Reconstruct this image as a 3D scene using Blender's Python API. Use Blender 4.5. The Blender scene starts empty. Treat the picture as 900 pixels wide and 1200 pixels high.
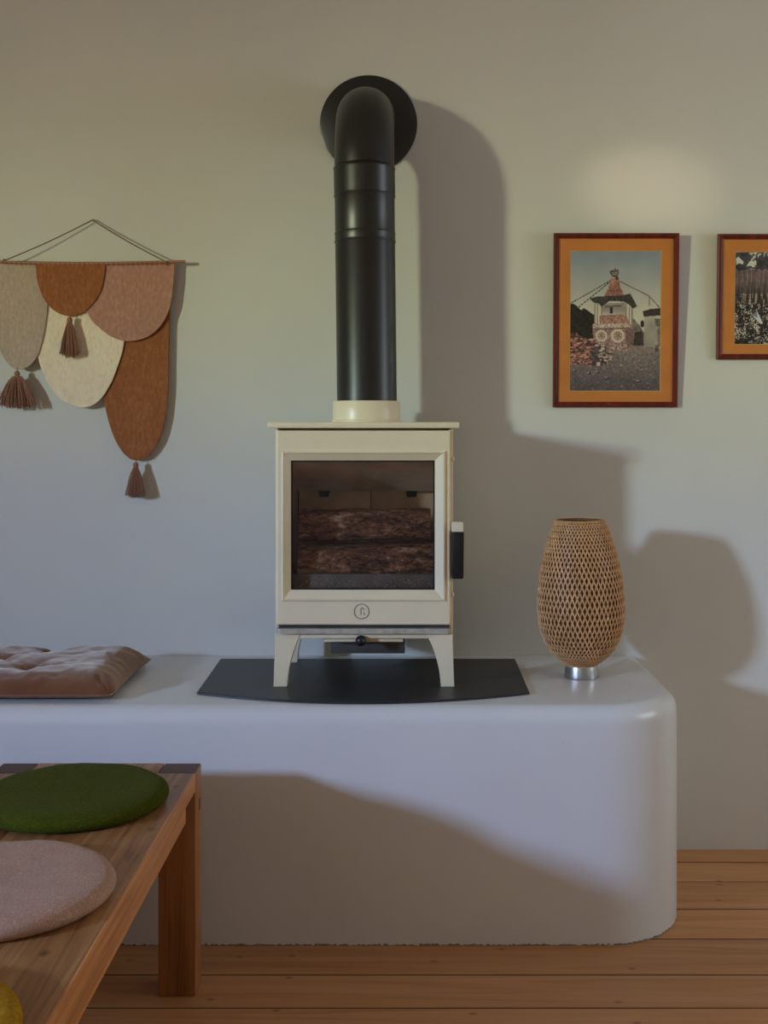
import bpy, bmesh, math, random
import numpy as np
from mathutils import Vector, Matrix, noise as mnoise

random.seed(7)
PI = math.pi
scene = bpy.context.scene
COL = scene.collection

# ------------------------------------------------------------------ camera
F_PX, VX, VY = 1376.0, 470.0, 495.0      # focal length and optical axis for a 900x1200 frame
CAM_D, CAM_H = 3.2, 1.163                # metres from the stove wall, metres above the floor
cam_data = bpy.data.cameras.new('camera')
cam = bpy.data.objects.new('camera', cam_data)
COL.objects.link(cam)
cam.location = (0.0, -CAM_D, CAM_H)
cam.rotation_euler = (PI / 2, 0, 0)
cam_data.sensor_fit = 'AUTO'
cam_data.sensor_width = 36.0
cam_data.lens = F_PX / 1200 * 36.0
cam_data.shift_x = -(VX - 450) / 1200
cam_data.shift_y = -(600 - VY) / 1200
cam_data.clip_start = 0.02
scene.camera = cam

# ------------------------------------------------------------------ world: sky over a green garden over a sunlit yard
world = bpy.data.worlds.new('garden_daylight')
scene.world = world
world.use_nodes = True
wn = world.node_tree
wn.nodes.clear()
w_out = wn.nodes.new('ShaderNodeOutputWorld')
w_bg = wn.nodes.new('ShaderNodeBackground')
w_tc = wn.nodes.new('ShaderNodeTexCoord')
w_sep = wn.nodes.new('ShaderNodeSeparateXYZ')
w_map = wn.nodes.new('ShaderNodeMapRange')
w_ramp = wn.nodes.new('ShaderNodeValToRGB')
w_map.inputs['From Min'].default_value = -0.30
w_map.inputs['From Max'].default_value = 0.50
wn.links.new(w_tc.outputs['Generated'], w_sep.inputs[0])
wn.links.new(w_sep.outputs['Z'], w_map.inputs['Value'])
wn.links.new(w_map.outputs[0], w_ramp.inputs[0])
wn.links.new(w_ramp.outputs[0], w_bg.inputs[0])
wn.links.new(w_bg.outputs[0], w_out.inputs[0])
def wpos(deg):
    return (math.sin(math.radians(deg)) + 0.30) / 0.80
stops = [(-14, (0.15, 0.125, 0.09)),      # yard
         (-4, (0.23, 0.205, 0.14)),
         (-0.5, (0.50, 0.48, 0.31)),     # garden
         (3, (0.80, 0.88, 0.53)),
         (6, (0.82, 1.00, 0.68)),
         (9, (0.60, 0.84, 1.20)),        # sky
         (24, (0.44, 0.72, 1.50))]
el = w_ramp.color_ramp.elements
while len(el) > 1:
    el.remove(el[-1])
el[0].position = wpos(stops[0][0]); el[0].color = (*stops[0][1], 1)
for d_, c_ in stops[1:]:
    e_ = el.new(wpos(d_)); e_.color = (*c_, 1)
w_bg.inputs['Strength'].default_value = 420.0

# window openings of the room (y or x range, z range), lit by the sky through them
WALL_L, WALL_R, WALL_REAR, CEIL = -4.6, 2.9, -6.4, 2.75
WIN1 = dict(y0=-4.72, y1=-4.08, z0=1.72, z1=2.28)        # in the left wall
THICK = 0.32
def portal(name, loc, rot, sx, sy):
    l = bpy.data.lights.new(name, 'AREA')
    l.shape = 'RECTANGLE'; l.size = sx; l.size_y = sy
    l.cycles.is_portal = True
    o = bpy.data.objects.new(name, l)
    o.location = loc; o.rotation_euler = rot
    COL.objects.link(o)
    return o
portal('window_daylight_side', (WALL_L - THICK + 0.02, (WIN1['y0'] + WIN1['y1']) / 2, (WIN1['z0'] + WIN1['z1']) / 2),
       (PI / 2, 0, -PI / 2), WIN1['y1'] - WIN1['y0'], WIN1['z1'] - WIN1['z0'])

# second window, in the right wall behind a pale blind: a broad weak light
WIN2 = dict(y0=-1.65, y1=-0.65, z0=0.95, z1=2.0)
l2 = bpy.data.lights.new('window_blind_daylight', 'AREA')
l2.shape = 'RECTANGLE'; l2.size = WIN2['y1'] - WIN2['y0']; l2.size_y = WIN2['z1'] - WIN2['z0']
l2.energy = 14.5; l2.color = (0.78, 0.90, 1.0)
o2 = bpy.data.objects.new('window_blind_daylight', l2); COL.objects.link(o2)
o2.location = (WALL_R - 0.012, (WIN2['y0'] + WIN2['y1']) / 2, (WIN2['z0'] + WIN2['z1']) / 2)
o2.rotation_euler = (PI / 2, 0, PI / 2)
# spot lamp added at the side window for a warm patch on the wall
l3 = bpy.data.lights.new('added_warm_spot', 'SPOT')
l3.energy = 420.0; l3.color = (1.0, 0.80, 0.58); l3.spot_size = math.radians(2.6); l3.spot_blend = 1.0; l3.shadow_soft_size = 0.02
o3 = bpy.data.objects.new('added_warm_spot', l3); COL.objects.link(o3)
o3.location = (WALL_L - 0.02, -4.36, 2.0)
o3.rotation_euler = (Vector((0.675, 0.0, 1.80)) - Vector(o3.location)).to_track_quat('-Z', 'Y').to_euler()

vs = scene.view_settings
vs.view_transform = 'Standard'
vs.look = 'None'
vs.gamma = 1.0
vs.use_curve_mapping = False
vs.exposure = 0.20
scene.display_settings.display_device = 'sRGB'
scene.cycles.use_denoising = True
scene.cycles.max_bounces = 10
scene.cycles.diffuse_bounces = 6
scene.cycles.sample_clamp_indirect = 10.0
scene.cycles.caustics_reflective = False
scene.cycles.caustics_refractive = False

# ------------------------------------------------------------------ helpers
def WX(px, y=0.0): return (px - VX) * (CAM_D + y) / F_PX
def WZ(py, y=0.0): return CAM_H - (py - VY) * (CAM_D + y) / F_PX
def lin(c):
    return tuple(((v / 255.0) / 12.92 if v / 255.0 <= 0.04045 else ((v / 255.0 + 0.055) / 1.055) ** 2.4) for v in c)

class MatB:
    """small node-material builder"""
    def __init__(s, name):
        s.m = bpy.data.materials.new(name); s.m.use_nodes = True
        s.t = s.m.node_tree
        s.b = s.t.nodes['Principled BSDF']
        s.out = s.t.nodes['Material Output']
    def n(s, kind, **inp):
        nd = s.t.nodes.new(kind)
        for k, v in inp.items():
            nd.inputs[k.replace('_', ' ')].default_value = v
        return nd
    def l(s, a, b): s.t.links.new(a, b)
    def coords(s, scale=(1, 1, 1), rand=True, rot=(0, 0, 0)):
        tc = s.n('ShaderNodeTexCoord'); mp = s.n('ShaderNodeMapping')
        mp.inputs['Scale'].default_value = scale
        mp.inputs['Rotation'].default_value = rot
        s.l(tc.outputs['Object'], mp.inputs['Vector'])
        if rand:
            oi = s.n('ShaderNodeObjectInfo'); mu = s.n('ShaderNodeMath'); mu.operation = 'MULTIPLY'
            mu.inputs[1].default_value = 40.0
            s.l(oi.outputs['Random'], mu.inputs[0]); s.l(mu.outputs[0], mp.inputs['Location'])
        return mp.outputs['Vector']
    def noise(s, vec, scale, detail=4, rough=0.55, dist=0.0):
        nd = s.n('ShaderNodeTexNoise')
        nd.inputs['Scale'].default_value = scale; nd.inputs['Detail'].default_value = detail
        nd.inputs['Roughness'].default_value = rough; nd.inputs['Distortion'].default_value = dist
        s.l(vec, nd.inputs['Vector'])
        return nd.outputs['Fac']
    def ramp(s, fac, stops_):
        r = s.n('ShaderNodeValToRGB')
        e = r.color_ramp.elements
        while len(e) > 1: e.remove(e[-1])
        e[0].position = stops_[0][0]; e[0].color = (*stops_[0][1], 1)
        for p, c in stops_[1:]:
            q = e.new(p); q.color = (*c, 1)
        s.l(fac, r.inputs[0])
        return r.outputs[0]
    def mix(s, fac, a, b, mode='MIX'):
        m = s.n('ShaderNodeMix'); m.data_type = 'RGBA'; m.blend_type = mode
        for sock, v in ((m.inputs[0], fac), (m.inputs[6], a), (m.inputs[7], b)):
            if isinstance(v, (int, float)): sock.default_value = v
            elif isinstance(v, tuple): sock.default_value = (*v, 1)
            else: s.l(v, sock)
        return m.outputs[2]
    def bump(s, fac, strength=0.3, dist=0.002, prev=None):
        b = s.n('ShaderNodeBump')
        b.inputs['Strength'].default_value = strength; b.inputs['Distance'].default_value = dist
        s.l(fac, b.inputs['Height'])
        if prev is not None: s.l(prev, b.inputs['Normal'])
        s.l(b.outputs[0], s.b.inputs['Normal'])
        return b.outputs[0]
    def color(s, sock):
        if isinstance(sock, tuple): s.b.inputs['Base Color'].default_value = (*sock, 1)
        else: s.l(sock, s.b.inputs['Base Color'])
    def set(s, **kw):
        for k, v in kw.items(): s.b.inputs[k.replace('_', ' ')].default_value = v
        return s

def mul(c, f): return tuple(v * f for v in c)

def mat_plain(name, col, rough=0.5, metal=0.0, var=0.06, nscale=12, bump=0.0, bscale=200, spec=0.5):
    m = MatB(name); v = m.coords()
    f = m.noise(v, nscale, 3)
    m.color(m.ramp(f, [(0.3, mul(col, 1 - var)), (0.7, mul(col, 1 + var))]))
    m.set(Roughness=rough, Metallic=metal)
    m.b.inputs['Specular IOR Level'].default_value = spec
    if bump: m.bump(m.noise(v, bscale, 3), bump, 0.001)
    return m.m

def mat_plaster(name, col, rough, bump=0.25, spec=0.4, dirt=False):
    m = MatB(name); v = m.coords(rand=False)
    f = m.noise(v, 1.6, 4, 0.5, 0.4)
    c = m.ramp(f, [(0.3, mul(col, 0.965)), (0.7, mul(col, 1.03))])
    sp = m.noise(v, 90, 2, 0.5)
    c = m.mix(m.ramp(sp, [(0.70, (0, 0, 0)), (0.78, (0.35, 0.35, 0.35))]), c, mul(col, 0.82))
    if dirt:   # dusty scuffed line where the plaster meets the floor boards
        tc = m.n('ShaderNodeTexCoord'); sx = m.n('ShaderNodeSeparateXYZ'); m.l(tc.outputs['Object'], sx.inputs[0])
        n1 = m.noise(v, 110, 5, 0.75); ad = m.n('ShaderNodeMath'); ad.operation = 'MULTIPLY_ADD'
        ad.inputs[1].default_value = 0.024; ad.inputs[2].default_value = -0.0095
        m.l(n1, ad.inputs[0])
        lt = m.n('ShaderNodeMath'); lt.operation = 'LESS_THAN'
        m.l(sx.outputs['Z'], lt.inputs[0]); m.l(ad.outputs[0], lt.inputs[1])
        sc = m.n('ShaderNodeMath'); sc.operation = 'MULTIPLY'; sc.inputs[1].default_value = 0.75
        m.l(lt.outputs[0], sc.inputs[0])
        c = m.mix(sc.outputs[0], c, lin((70, 58, 48)))
    m.color(c)
    m.set(Roughness=rough); m.b.inputs['Specular IOR Level'].default_value = spec
    h1 = m.noise(v, 5, 3, 0.5, 0.3)
    b1 = m.n('ShaderNodeBump'); b1.inputs['Strength'].default_value = bump; b1.inputs['Distance'].default_value = 0.012
    m.l(h1, b1.inputs['Height'])
    m.bump(m.noise(v, 160, 3), 0.06, 0.001, b1.outputs[0])
    return m.m

def mat_wood(name, light, mid, dark, axis=0, scale=1.0, rough=0.45, knots=True, streak=0.55, tintv=0.11, dist=1.1):
    """axis: grain direction in object space (0=x,1=y,2=z)"""
    m = MatB(name)
    st = [14.0 * scale] * 3; st[axis] = 0.9 * scale
    v = m.coords(tuple(st))
    f1 = m.noise(v, 1.6, 6, 0.62, dist)
    c = m.ramp(f1, [(0.28, dark), (0.46, mid), (0.66, light)])
    st2 = [120.0 * scale] * 3; st2[axis] = 3.0 * scale
    v2 = m.coords(tuple(st2))
    f2 = m.noise(v2, 1.0, 4, 0.6)
    c = m.mix(m.ramp(f2, [(0.30, (streak,) * 3), (0.55, (0, 0, 0))]), c, dark)
    if knots:
        st3 = [7.5 * scale] * 3; st3[axis] = 5.0 * scale
        v3 = m.coords(tuple(st3))
        vo = m.n('ShaderNodeTexVoronoi'); vo.inputs['Scale'].default_value = 0.8; vo.voronoi_dimensions = '2D'
        m.l(v3, vo.inputs['Vector'])
        k = m.ramp(vo.outputs['Distance'], [(0.0, (0.85, 0.85, 0.85)), (0.018, (0.6, 0.6, 0.6)), (0.045, (0, 0, 0))])
        c = m.mix(k, c, mul(dark, 0.45))
    oi = m.n('ShaderNodeObjectInfo')
    tint = m.ramp(oi.outputs['Random'], [(0.0, (1 - tintv, 1 - tintv * 1.1, 1 - tintv * 1.2)), (1.0, (1 + tintv * .9, 1 + tintv * .75, 1 + tintv * .5))])
    c = m.mix(1.0, c, tint, 'MULTIPLY')
    m.color(c)
    m.set(Roughness=rough)
    m.bump(f2, 0.12, 0.0008)
    return m.m

def mat_felt(name, col, fleck, scale=1.0, bump=0.5, stretch=(1, 1, 1)):
    m = MatB(name)
    v = m.coords(stretch)
    f = m.noise(v, 130 * scale, 5, 0.7)
    c = m.ramp(f, [(0.30, mul(col, 0.84)), (0.5, col), (0.68, fleck)])
    g = m.noise(v, 9 * scale, 3)
    c = m.mix(m.ramp(g, [(0.35, (0.28, 0.28, 0.28)), (0.65, (0, 0, 0))]), c, mul(col, 0.72))
    m.color(c)
    m.set(Roughness=0.95)
    m.b.inputs['Sheen Weight'].default_value = 0.12
    m.b.inputs['Sheen Roughness'].default_value = 0.5
    m.b.inputs['Sheen Tint'].default_value = (*[min(1, v * 3 + .15) for v in col], 1)
    m.b.inputs['Specular IOR Level'].default_value = 0.04
    m.bump(f, bump, 0.003)
    return m.m

def mat_pane(name, tint=(1, 1, 1), refl=1.0, rough=0.02):
    m = MatB(name)
    t = m.t; t.nodes.remove(m.b)
    tr = m.n('ShaderNodeBsdfTransparent'); tr.inputs[0].default_value = (*tint, 1)
    gl = m.n('ShaderNodeBsdfGlossy'); gl.inputs['Roughness'].default_value = rough
    fr = m.n('ShaderNodeFresnel'); fr.inputs[0].default_value = 1.5
    mu = m.n('ShaderNodeMath'); mu.operation = 'MULTIPLY'; mu.inputs[1].default_value = refl
    m.l(fr.outputs[0], mu.inputs[0])
    mx = m.n('ShaderNodeMixShader')
    m.l(mu.outputs[0], mx.inputs[0]); m.l(tr.outputs[0], mx.inputs[1]); m.l(gl.outputs[0], mx.inputs[2])
    m.l(mx.outputs[0], m.out.inputs[0])
    return m.m

# ---- mesh helpers
def link_mesh(name, bm, mat, parent=None, smooth=False, loc=None, angle=None):
    me = bpy.data.meshes.new(name)
    bmesh.ops.recalc_face_normals(bm, faces=bm.faces)
    bm.to_mesh(me); bm.free()
    me.materials.append(mat)
    if smooth:
        for p in me.polygons: p.use_smooth = True
        if angle is not None:
            me.set_sharp_from_angle(angle=math.radians(angle))
    o = bpy.data.objects.new(name, me)
    COL.objects.link(o)
    if parent is not None: o.parent = parent
    if loc is not None: o.location = loc
    return o
def empty(name, loc=(0, 0, 0)):
    o = bpy.data.objects.new(name, None); o.empty_display_size = 0.05
    COL.objects.link(o); o.location = loc
    return o
def tag(o, label=None, cat=None, group=None, kind=None):
    if label: o['label'] = label
    if cat: o['category'] = cat
    if group: o['group'] = group
    if kind: o['kind'] = kind
    return o
def add_box(bm, x0, x1, y0, y1, z0, z1, bevel=0.0, seg=2):
    vs_ = [bm.verts.new((x, y, z)) for x in (x0, x1) for y in (y0, y1) for z in (z0, z1)]
    q = [(0, 1, 3, 2), (4, 6, 7, 5), (0, 4, 5, 1), (2, 3, 7, 6), (0, 2, 6, 4), (1, 5, 7, 3)]
    fs = [bm.faces.new([vs_[i] for i in f]) for f in q]
    if bevel > 0:
        es = list({e for f in fs for e in f.edges})
        bmesh.ops.bevel(bm, geom=es, offset=bevel, segments=seg, profile=0.6, affect='EDGES')
    return vs_
def box(name, mat, parent, x0, x1, y0, y1, z0, z1, bevel=0.0, seg=2, smooth=False):
    bm = bmesh.new(); add_box(bm, x0, x1, y0, y1, z0, z1, bevel, seg)
    return link_mesh(name, bm, mat, parent, smooth=smooth or bevel > 0, angle=40)
def add_rings(bm, rings, closed=True, cap0=True, cap1=True):
    vr = [[bm.verts.new(p) for p in r] for r in rings]
    n = len(vr[0])
    for a, b in zip(vr[:-1], vr[1:]):
        for i in range(n if closed else n - 1):
            j = (i + 1) % n
            bm.faces.new((a[i], a[j], b[j], b[i]))
    if cap0: bm.faces.new(list(reversed(vr[0])))
    if cap1: bm.faces.new(vr[-1])
    return vr
def add_lathe(bm, prof, n=48, cx=0, cy=0, cap=True):
    rings = [[(cx + r * math.cos(2 * PI * i / n), cy + r * math.sin(2 * PI * i / n), z) for i in range(n)] for r, z in prof]
    return add_rings(bm, rings, True, cap, cap)
def add_tube(bm, pts, r, n=8, cap=True, radii=None, closed=False):
    pts = [Vector(p) for p in pts]
    N = len(pts); rings = []
    t0 = (pts[1] - pts[0]).normalized()
    up = Vector((0, 0, 1)) if abs(t0.z) < 0.9 else Vector((0, 1, 0))
    nrm = (up - t0 * up.dot(t0)).normalized()
    for i, p in enumerate(pts):
        a = pts[max(i - 1, 0)]; b = pts[min(i + 1, N - 1)]
        t = (b - a).normalized()
        nrm = (nrm - t * nrm.dot(t)).normalized()
        bn = t.cross(nrm)
        rr = radii[i] if radii else r
        rings.append([tuple(p + (nrm * math.cos(2 * PI * k / n) + bn * math.sin(2 * PI * k / n)) * rr) for k in range(n)])
    return add_rings(bm, rings, True, cap, cap)
def catmull(pts, n=8):
    P = [Vector(p) for p in pts]; out = []
    for i in range(len(P) - 1):
        p0 = P[max(i - 1, 0)]; p1 = P[i]; p2 = P[i + 1]; p3 = P[min(i + 2, len(P) - 1)]
        for k in range(n):
            t = k / n
            out.append(0.5 * ((2 * p1) + (p2 - p0) * t + (2 * p0 - 5 * p1 + 4 * p2 - p3) * t * t + (3 * p1 - p0 - 3 * p2 + p3) * t ** 3))
    out.append(P[-1])
    return out
def rect_ring(x0, x1, z0, z1, y): return [(x0, y, z0), (x1, y, z0), (x1, y, z1), (x0, y, z1)]

# ------------------------------------------------------------------ materials
M = {}
M['wall'] = mat_plaster('clay_plaster', (0.67, 0.66, 0.615), 0.60, 0.22, 0.35)
M['room_wall'] = mat_plaster('tan_clay_plaster', (0.46, 0.40, 0.32), 0.7, 0.2, 0.2)
M['bench'] = mat_plaster('polished_plaster', (0.73, 0.73, 0.735), 0.26, 0.20, 0.5, dirt=True)
M['ceiling'] = mat_plaster('ceiling_plaster', (0.72, 0.69, 0.65), 0.8, 0.1, 0.2)
M['floor'] = mat_wood('pine_floor_boards', lin((204, 150, 100)), lin((194, 138, 90)), lin((168, 114, 70)), 0, 1.0, 0.5, streak=0.3, tintv=0.17)
M['subfloor'] = mat_plain('subfloor_dark', lin((50, 34, 24)), 0.9)
M['joint'] = mat_plain('joint_dirt', lin((44, 28, 18)), 0.95)
M['oak_top'] = mat_wood('oak_along_bench', lin((186, 138, 88)), lin((162, 112, 66)), lin((108, 68, 38)), 1, 0.8, 0.42, dist=2.6)
M['oak_leg'] = mat_wood('oak_upright', lin((184, 130, 78)), lin((166, 110, 62)), lin((128, 80, 42)), 2, 1.0, 0.45, knots=False)
M['oak_end'] = mat_wood('oak_end_grain', lin((96, 62, 48)), lin((80, 52, 42)), lin((60, 38, 30)), 0, 3.0, 0.5, knots=False)
M['oak_lit_side'] = mat_wood('oak_lit_side', lin((224, 156, 96)), lin((210, 140, 82)), lin((170, 106, 58)), 1, 1.0, 0.42, knots=False)  # side-window light is put into this brighter oak colour
M['enamel'] = mat_plain('cream_enamel', lin((238, 224, 192)), 0.34, 0, 0.03, 10, 0.05, 300)
M['ash_metal'] = mat_plain('sooty_metal_lip', lin((178, 172, 160)), 0.5, 0.0, 0.22, 60)
M['black_pipe'] = mat_plain('black_flue_paint', lin((30, 29, 28)), 0.36, 0.0, 0.08, 14, 0.04, 400, 0.6)
M['emblem'] = mat_plain('emblem_groove', lin((140, 134, 118)), 0.5)
M['slate'] = mat_plain('dark_hearth_plate', lin((44, 44, 46)), 0.42, 0.0, 0.14, 8, 0.05, 300)
M['black_handle'] = mat_plain('black_handle', lin((24, 24, 26)), 0.4)
M['tray'] = mat_plain('ash_tray_grey', lin((84, 82, 78)), 0.5, 0.3)
M['firebrick'] = mat_plain('fire_brick', lin((238, 208, 174)), 0.95, 0, 0.25, 9, 0.3, 90)
M['baffle'] = mat_plain('baffle_plate', lin((222, 210, 194)), 0.9, 0, 0.3, 7, 0.2, 60)
M['soot_and_gap'] = mat_plain('firebox_iron', lin((62, 54, 48)), 0.8, 0, 0.3, 14)
M['grate'] = mat_plain('log_guard_steel', lin((120, 120, 124)), 0.5, 0.2, 0.3, 18)
M['stove_glass'] = mat_pane('stove_glass', (0.97, 0.95, 0.92), 0.55, 0.02)
M['picture_glass'] = mat_pane('picture_glass', (1.0, 1.0, 1.0), 0.4, 0.03)
M['frame_wood'] = mat_wood('mahogany_frame', lin((120, 38, 26)), lin((96, 26, 19)), lin((60, 15, 12)), 2, 1.5, 0.35, knots=False)
M['mat_board'] = mat_plain('orange_mat_board', lin((244, 156, 80)), 0.9, 0, 0.06, 14, 0.1, 400)
M['mat_edge'] = mat_plain('mat_bevel', lin((232, 196, 140)), 0.9)
M['bamboo'] = mat_wood('bamboo_strip', lin((222, 176, 126)), lin((206, 158, 108)), lin((172, 124, 78)), 2, 2.0, 0.5, knots=False)
M['hole_shade'] = mat_plain('brown_hole_shade', lin((118, 74, 44)), 0.9, 0, 0.2, 60)  # brown stands in for the dark inside the weave
M['steel'] = mat_plain('brushed_steel', (0.55, 0.55, 0.56), 0.30, 1.0, 0.05, 20)
M['bulb'] = mat_plain('frosted_bulb', (0.8, 0.78, 0.72), 0.4)
M['dowel'] = mat_plain('copper_dowel', lin((176, 122, 98)), 0.4, 0.3)
M['cord'] = mat_plain('tan_cord', lin((132, 98, 62)), 0.9, 0, 0.2, 300)
M['stitch'] = mat_plain('stitch_cord', lin((196, 156, 116)), 0.9, 0, 0.2, 300)
M['nail'] = mat_plain('nail_steel', (0.4, 0.38, 0.36), 0.35, 0.9)
M['f_beige'] = mat_felt('felt_oatmeal', lin((192, 170, 152)), lin((208, 186, 168)), stretch=(1, 1, .45))
M['f_rust'] = mat_felt('felt_rust', lin((156, 98, 62)), lin((176, 116, 78)), stretch=(1, 1, .45))
M['f_pink'] = mat_felt('felt_rose', lin((188, 138, 120)), lin((206, 160, 142)), stretch=(1, 1, .45))
M['f_cream'] = mat_felt('felt_cream', lin((250, 231, 204)), lin((252, 238, 216)), stretch=(1, 1, .45))
M['tassel'] = mat_felt('tassel_wool', lin((160, 118, 98)), lin((184, 142, 120)), 2.0, 0.2)
M['p_green'] = mat_felt('pad_green', lin((70, 76, 16)), lin((94, 100, 32)), 2.0, 0.7)
M['p_pink'] = mat_felt('pad_rose', lin((190, 150, 130)), lin((222, 188, 168)), 2.4, 0.6)
M['p_gold'] = mat_felt('pad_gold', lin((176, 128, 24)), lin((206, 160, 60)), 1.3, 0.6)

def mat_velvet():
    m = MatB('rust_velvet'); v = m.coords((1, 1, 1))
    f = m.noise(v, 7, 4, 0.6, 0.6)
    m.color(m.ramp(f, [(0.3, lin((112, 68, 42))), (0.7, lin((134, 86, 56)))]))
    m.set(Roughness=0.85)
    m.b.inputs['Sheen Weight'].default_value = 0.8
    m.b.inputs['Sheen Roughness'].default_value = 0.5
    m.b.inputs['Sheen Tint'].default_value = (0.95, 0.89, 0.82, 1)
    m.b.inputs['Specular IOR Level'].default_value = 0.0
    m.bump(m.noise(v, 400, 2), 0.1, 0.001)
    return m.m
M['velvet'] = mat_velvet()
def mat_bark():
    m = MatB('log_bark'); v = m.coords((1, 5, 5))
    f = m.noise(v, 9, 6, 0.7, 0.8)
    c = m.ramp(f, [(0.32, lin((40, 26, 20))), (0.45, lin((124, 84, 62))), (0.58, lin((172, 122, 92))), (0.68, lin((222, 206, 192)))])
    v2 = m.coords((1, 2, 2)); g = m.noise(v2, 55, 6, 0.8, 0.5)
    c = m.mix(m.ramp(g, [(0.42, (0.85, 0.85, 0.85)), (0.52, (0, 0, 0))]), c, lin((30, 22, 18)))
    c = m.mix(m.ramp(g, [(0.60, (0, 0, 0)), (0.66, (0.9, 0.9, 0.9))]), c, lin((238, 228, 214)))
    m.color(c); m.set(Roughness=0.95); m.bump(f, 0.9, 0.006)
    return m.m
M['bark'] = mat_bark()
M['cut_wood'] = mat_plain('split_log_wood', lin((176, 112, 70)), 0.9, 0, 0.2, 20)
def mat_ash():
    m = MatB('ash_and_splinters'); v = m.coords((1, 1, 1))
    f = m.noise(v, 70, 5, 0.75)
    m.color(m.ramp(f, [(0.35, lin((40, 34, 32))), (0.52, lin((100, 90, 84))), (0.64, lin((214, 208, 200)))]))
    m.set(Roughness=1.0); m.bump(f, 0.8, 0.004)
    return m.m
M['ash'] = mat_ash()
M['flakes'] = mat_plain('pale_ash_flakes', lin((226, 218, 206)), 0.9, 0, 0.3, 200)
M['window_frame'] = mat_plain('white_window_paint', (0.75, 0.74, 0.72), 0.5)

# ------------------------------------------------------------------ the room
def wall_obj(name, boxes, mat='wall'):
    bm = bmesh.new()
    for b in boxes: add_box(bm, *b[:4], -0.1 if b[4] == 0 else b[4], b[5])
    return tag(link_mesh(name, bm, M[mat]), kind='structure')
T = THICK
wall_obj('wall_stove', [(WALL_L - T, WALL_R + T, 0.0, T, 0.0, CEIL)])
a, b, c, d = WIN1['y0'], WIN1['y1'], WIN1['z0'], WIN1['z1']
wall_obj('wall_left', [(WALL_L - T, WALL_L, WALL_REAR, a, 0, CEIL), (WALL_L - T, WALL_L, b, 0, 0, CEIL),
                       (WALL_L - T, WALL_L, a, b, 0, c), (WALL_L - T, WALL_L, a, b, d, CEIL)])
wall_obj('wall_right', [(WALL_R, WALL_R + T, WALL_REAR, 0, 0, CEIL)], 'room_wall')
wall_obj('wall_rear', [(WALL_L - T, WALL_R + T, WALL_REAR - T, WALL_REAR, 0, CEIL)], 'room_wall')
wall_obj('ceiling', [(WALL_L - T, WALL_R + T, WALL_REAR - T, T, CEIL, CEIL + 0.2)], 'ceiling')
# window casings
bm = bmesh.new(); w = 0.035; X0 = WALL_L - T + 0.03; X1 = X0 + 0.05
for q in ((X0, X1, a, a + w, c, d), (X0, X1, b - w, b, c, d), (X0, X1, a + w, b - w, c, c + w), (X0, X1, a + w, b - w, d - w, d)):
    add_box(bm, *q)
tag(link_mesh('window_1', bm, M['window_frame']), kind='structure')

a, b, c, d = WIN2['y0'], WIN2['y1'], WIN2['z0'], WIN2['z1']
bm = bmesh.new(); X0, X1, w = WALL_R - 0.03, WALL_R - 0.0005, 0.05
for q in ((X0, X1, a - w, a, c - w, d + w), (X0, X1, b, b + w, c - w, d + w), (X0, X1, a, b, c - w, c), (X0, X1, a, b, d, d + w)):
    add_box(bm, *q)
tag(link_mesh('window_2', bm, M['window_frame']), kind='structure')

# floor: subfloor with every plank on it
bm = bmesh.new(); add_box(bm, WALL_L - T, WALL_R + T, WALL_REAR - T, T, -0.12, -0.022)
floor = tag(link_mesh('floor', bm, M['subfloor']), kind='structure')
lines = [0.0, -0.093, -0.226, -0.393, -0.555, -0.727, -0.867, -1.01]
while lines[-1] > WALL_REAR + 0.1: lines.append(lines[-1] - random.choice((0.135, 0.15, 0.165)))
lines[-1] = WALL_REAR
for yb in lines[1:-1]:      # old dirt packed into the joints between the planks
    bm = bmesh.new(); add_box(bm, WALL_L, WALL_R, yb - 0.0019, yb + 0.0019, -0.022, -0.0010)
    link_mesh('joint_dirt', bm, M['joint'], floor)
for i, (ya, yb) in enumerate(zip(lines[:-1], lines[1:])):
    cuts = [WALL_L, WALL_R]
    x = random.uniform(-3.8, -2.4) if i < 8 else random.uniform(-4, 0)
    while x < WALL_R - 0.6:
        if i >= 8 or not (-1.1 < x < 1.2): cuts.append(x)
        x += random.uniform(2.4, 3.4)
    if i == 2: cuts.append(1.02)
    cuts.sort()
    for xa, xb in zip(cuts[:-1], cuts[1:]):
        dz = random.uniform(-0.0008, 0.0)
        bm = bmesh.new()
        add_box(bm, -(xb - xa) / 2 + 0.0006, (xb - xa) / 2 - 0.0006, -(ya - yb) / 2 + 0.0020, (ya - yb) / 2 - 0.0020, -0.022, 0.0, 0.0012, 1)
        link_mesh('plank', bm, M['floor'], floor, loc=((xa + xb) / 2, (ya + yb) / 2, dz))

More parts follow.
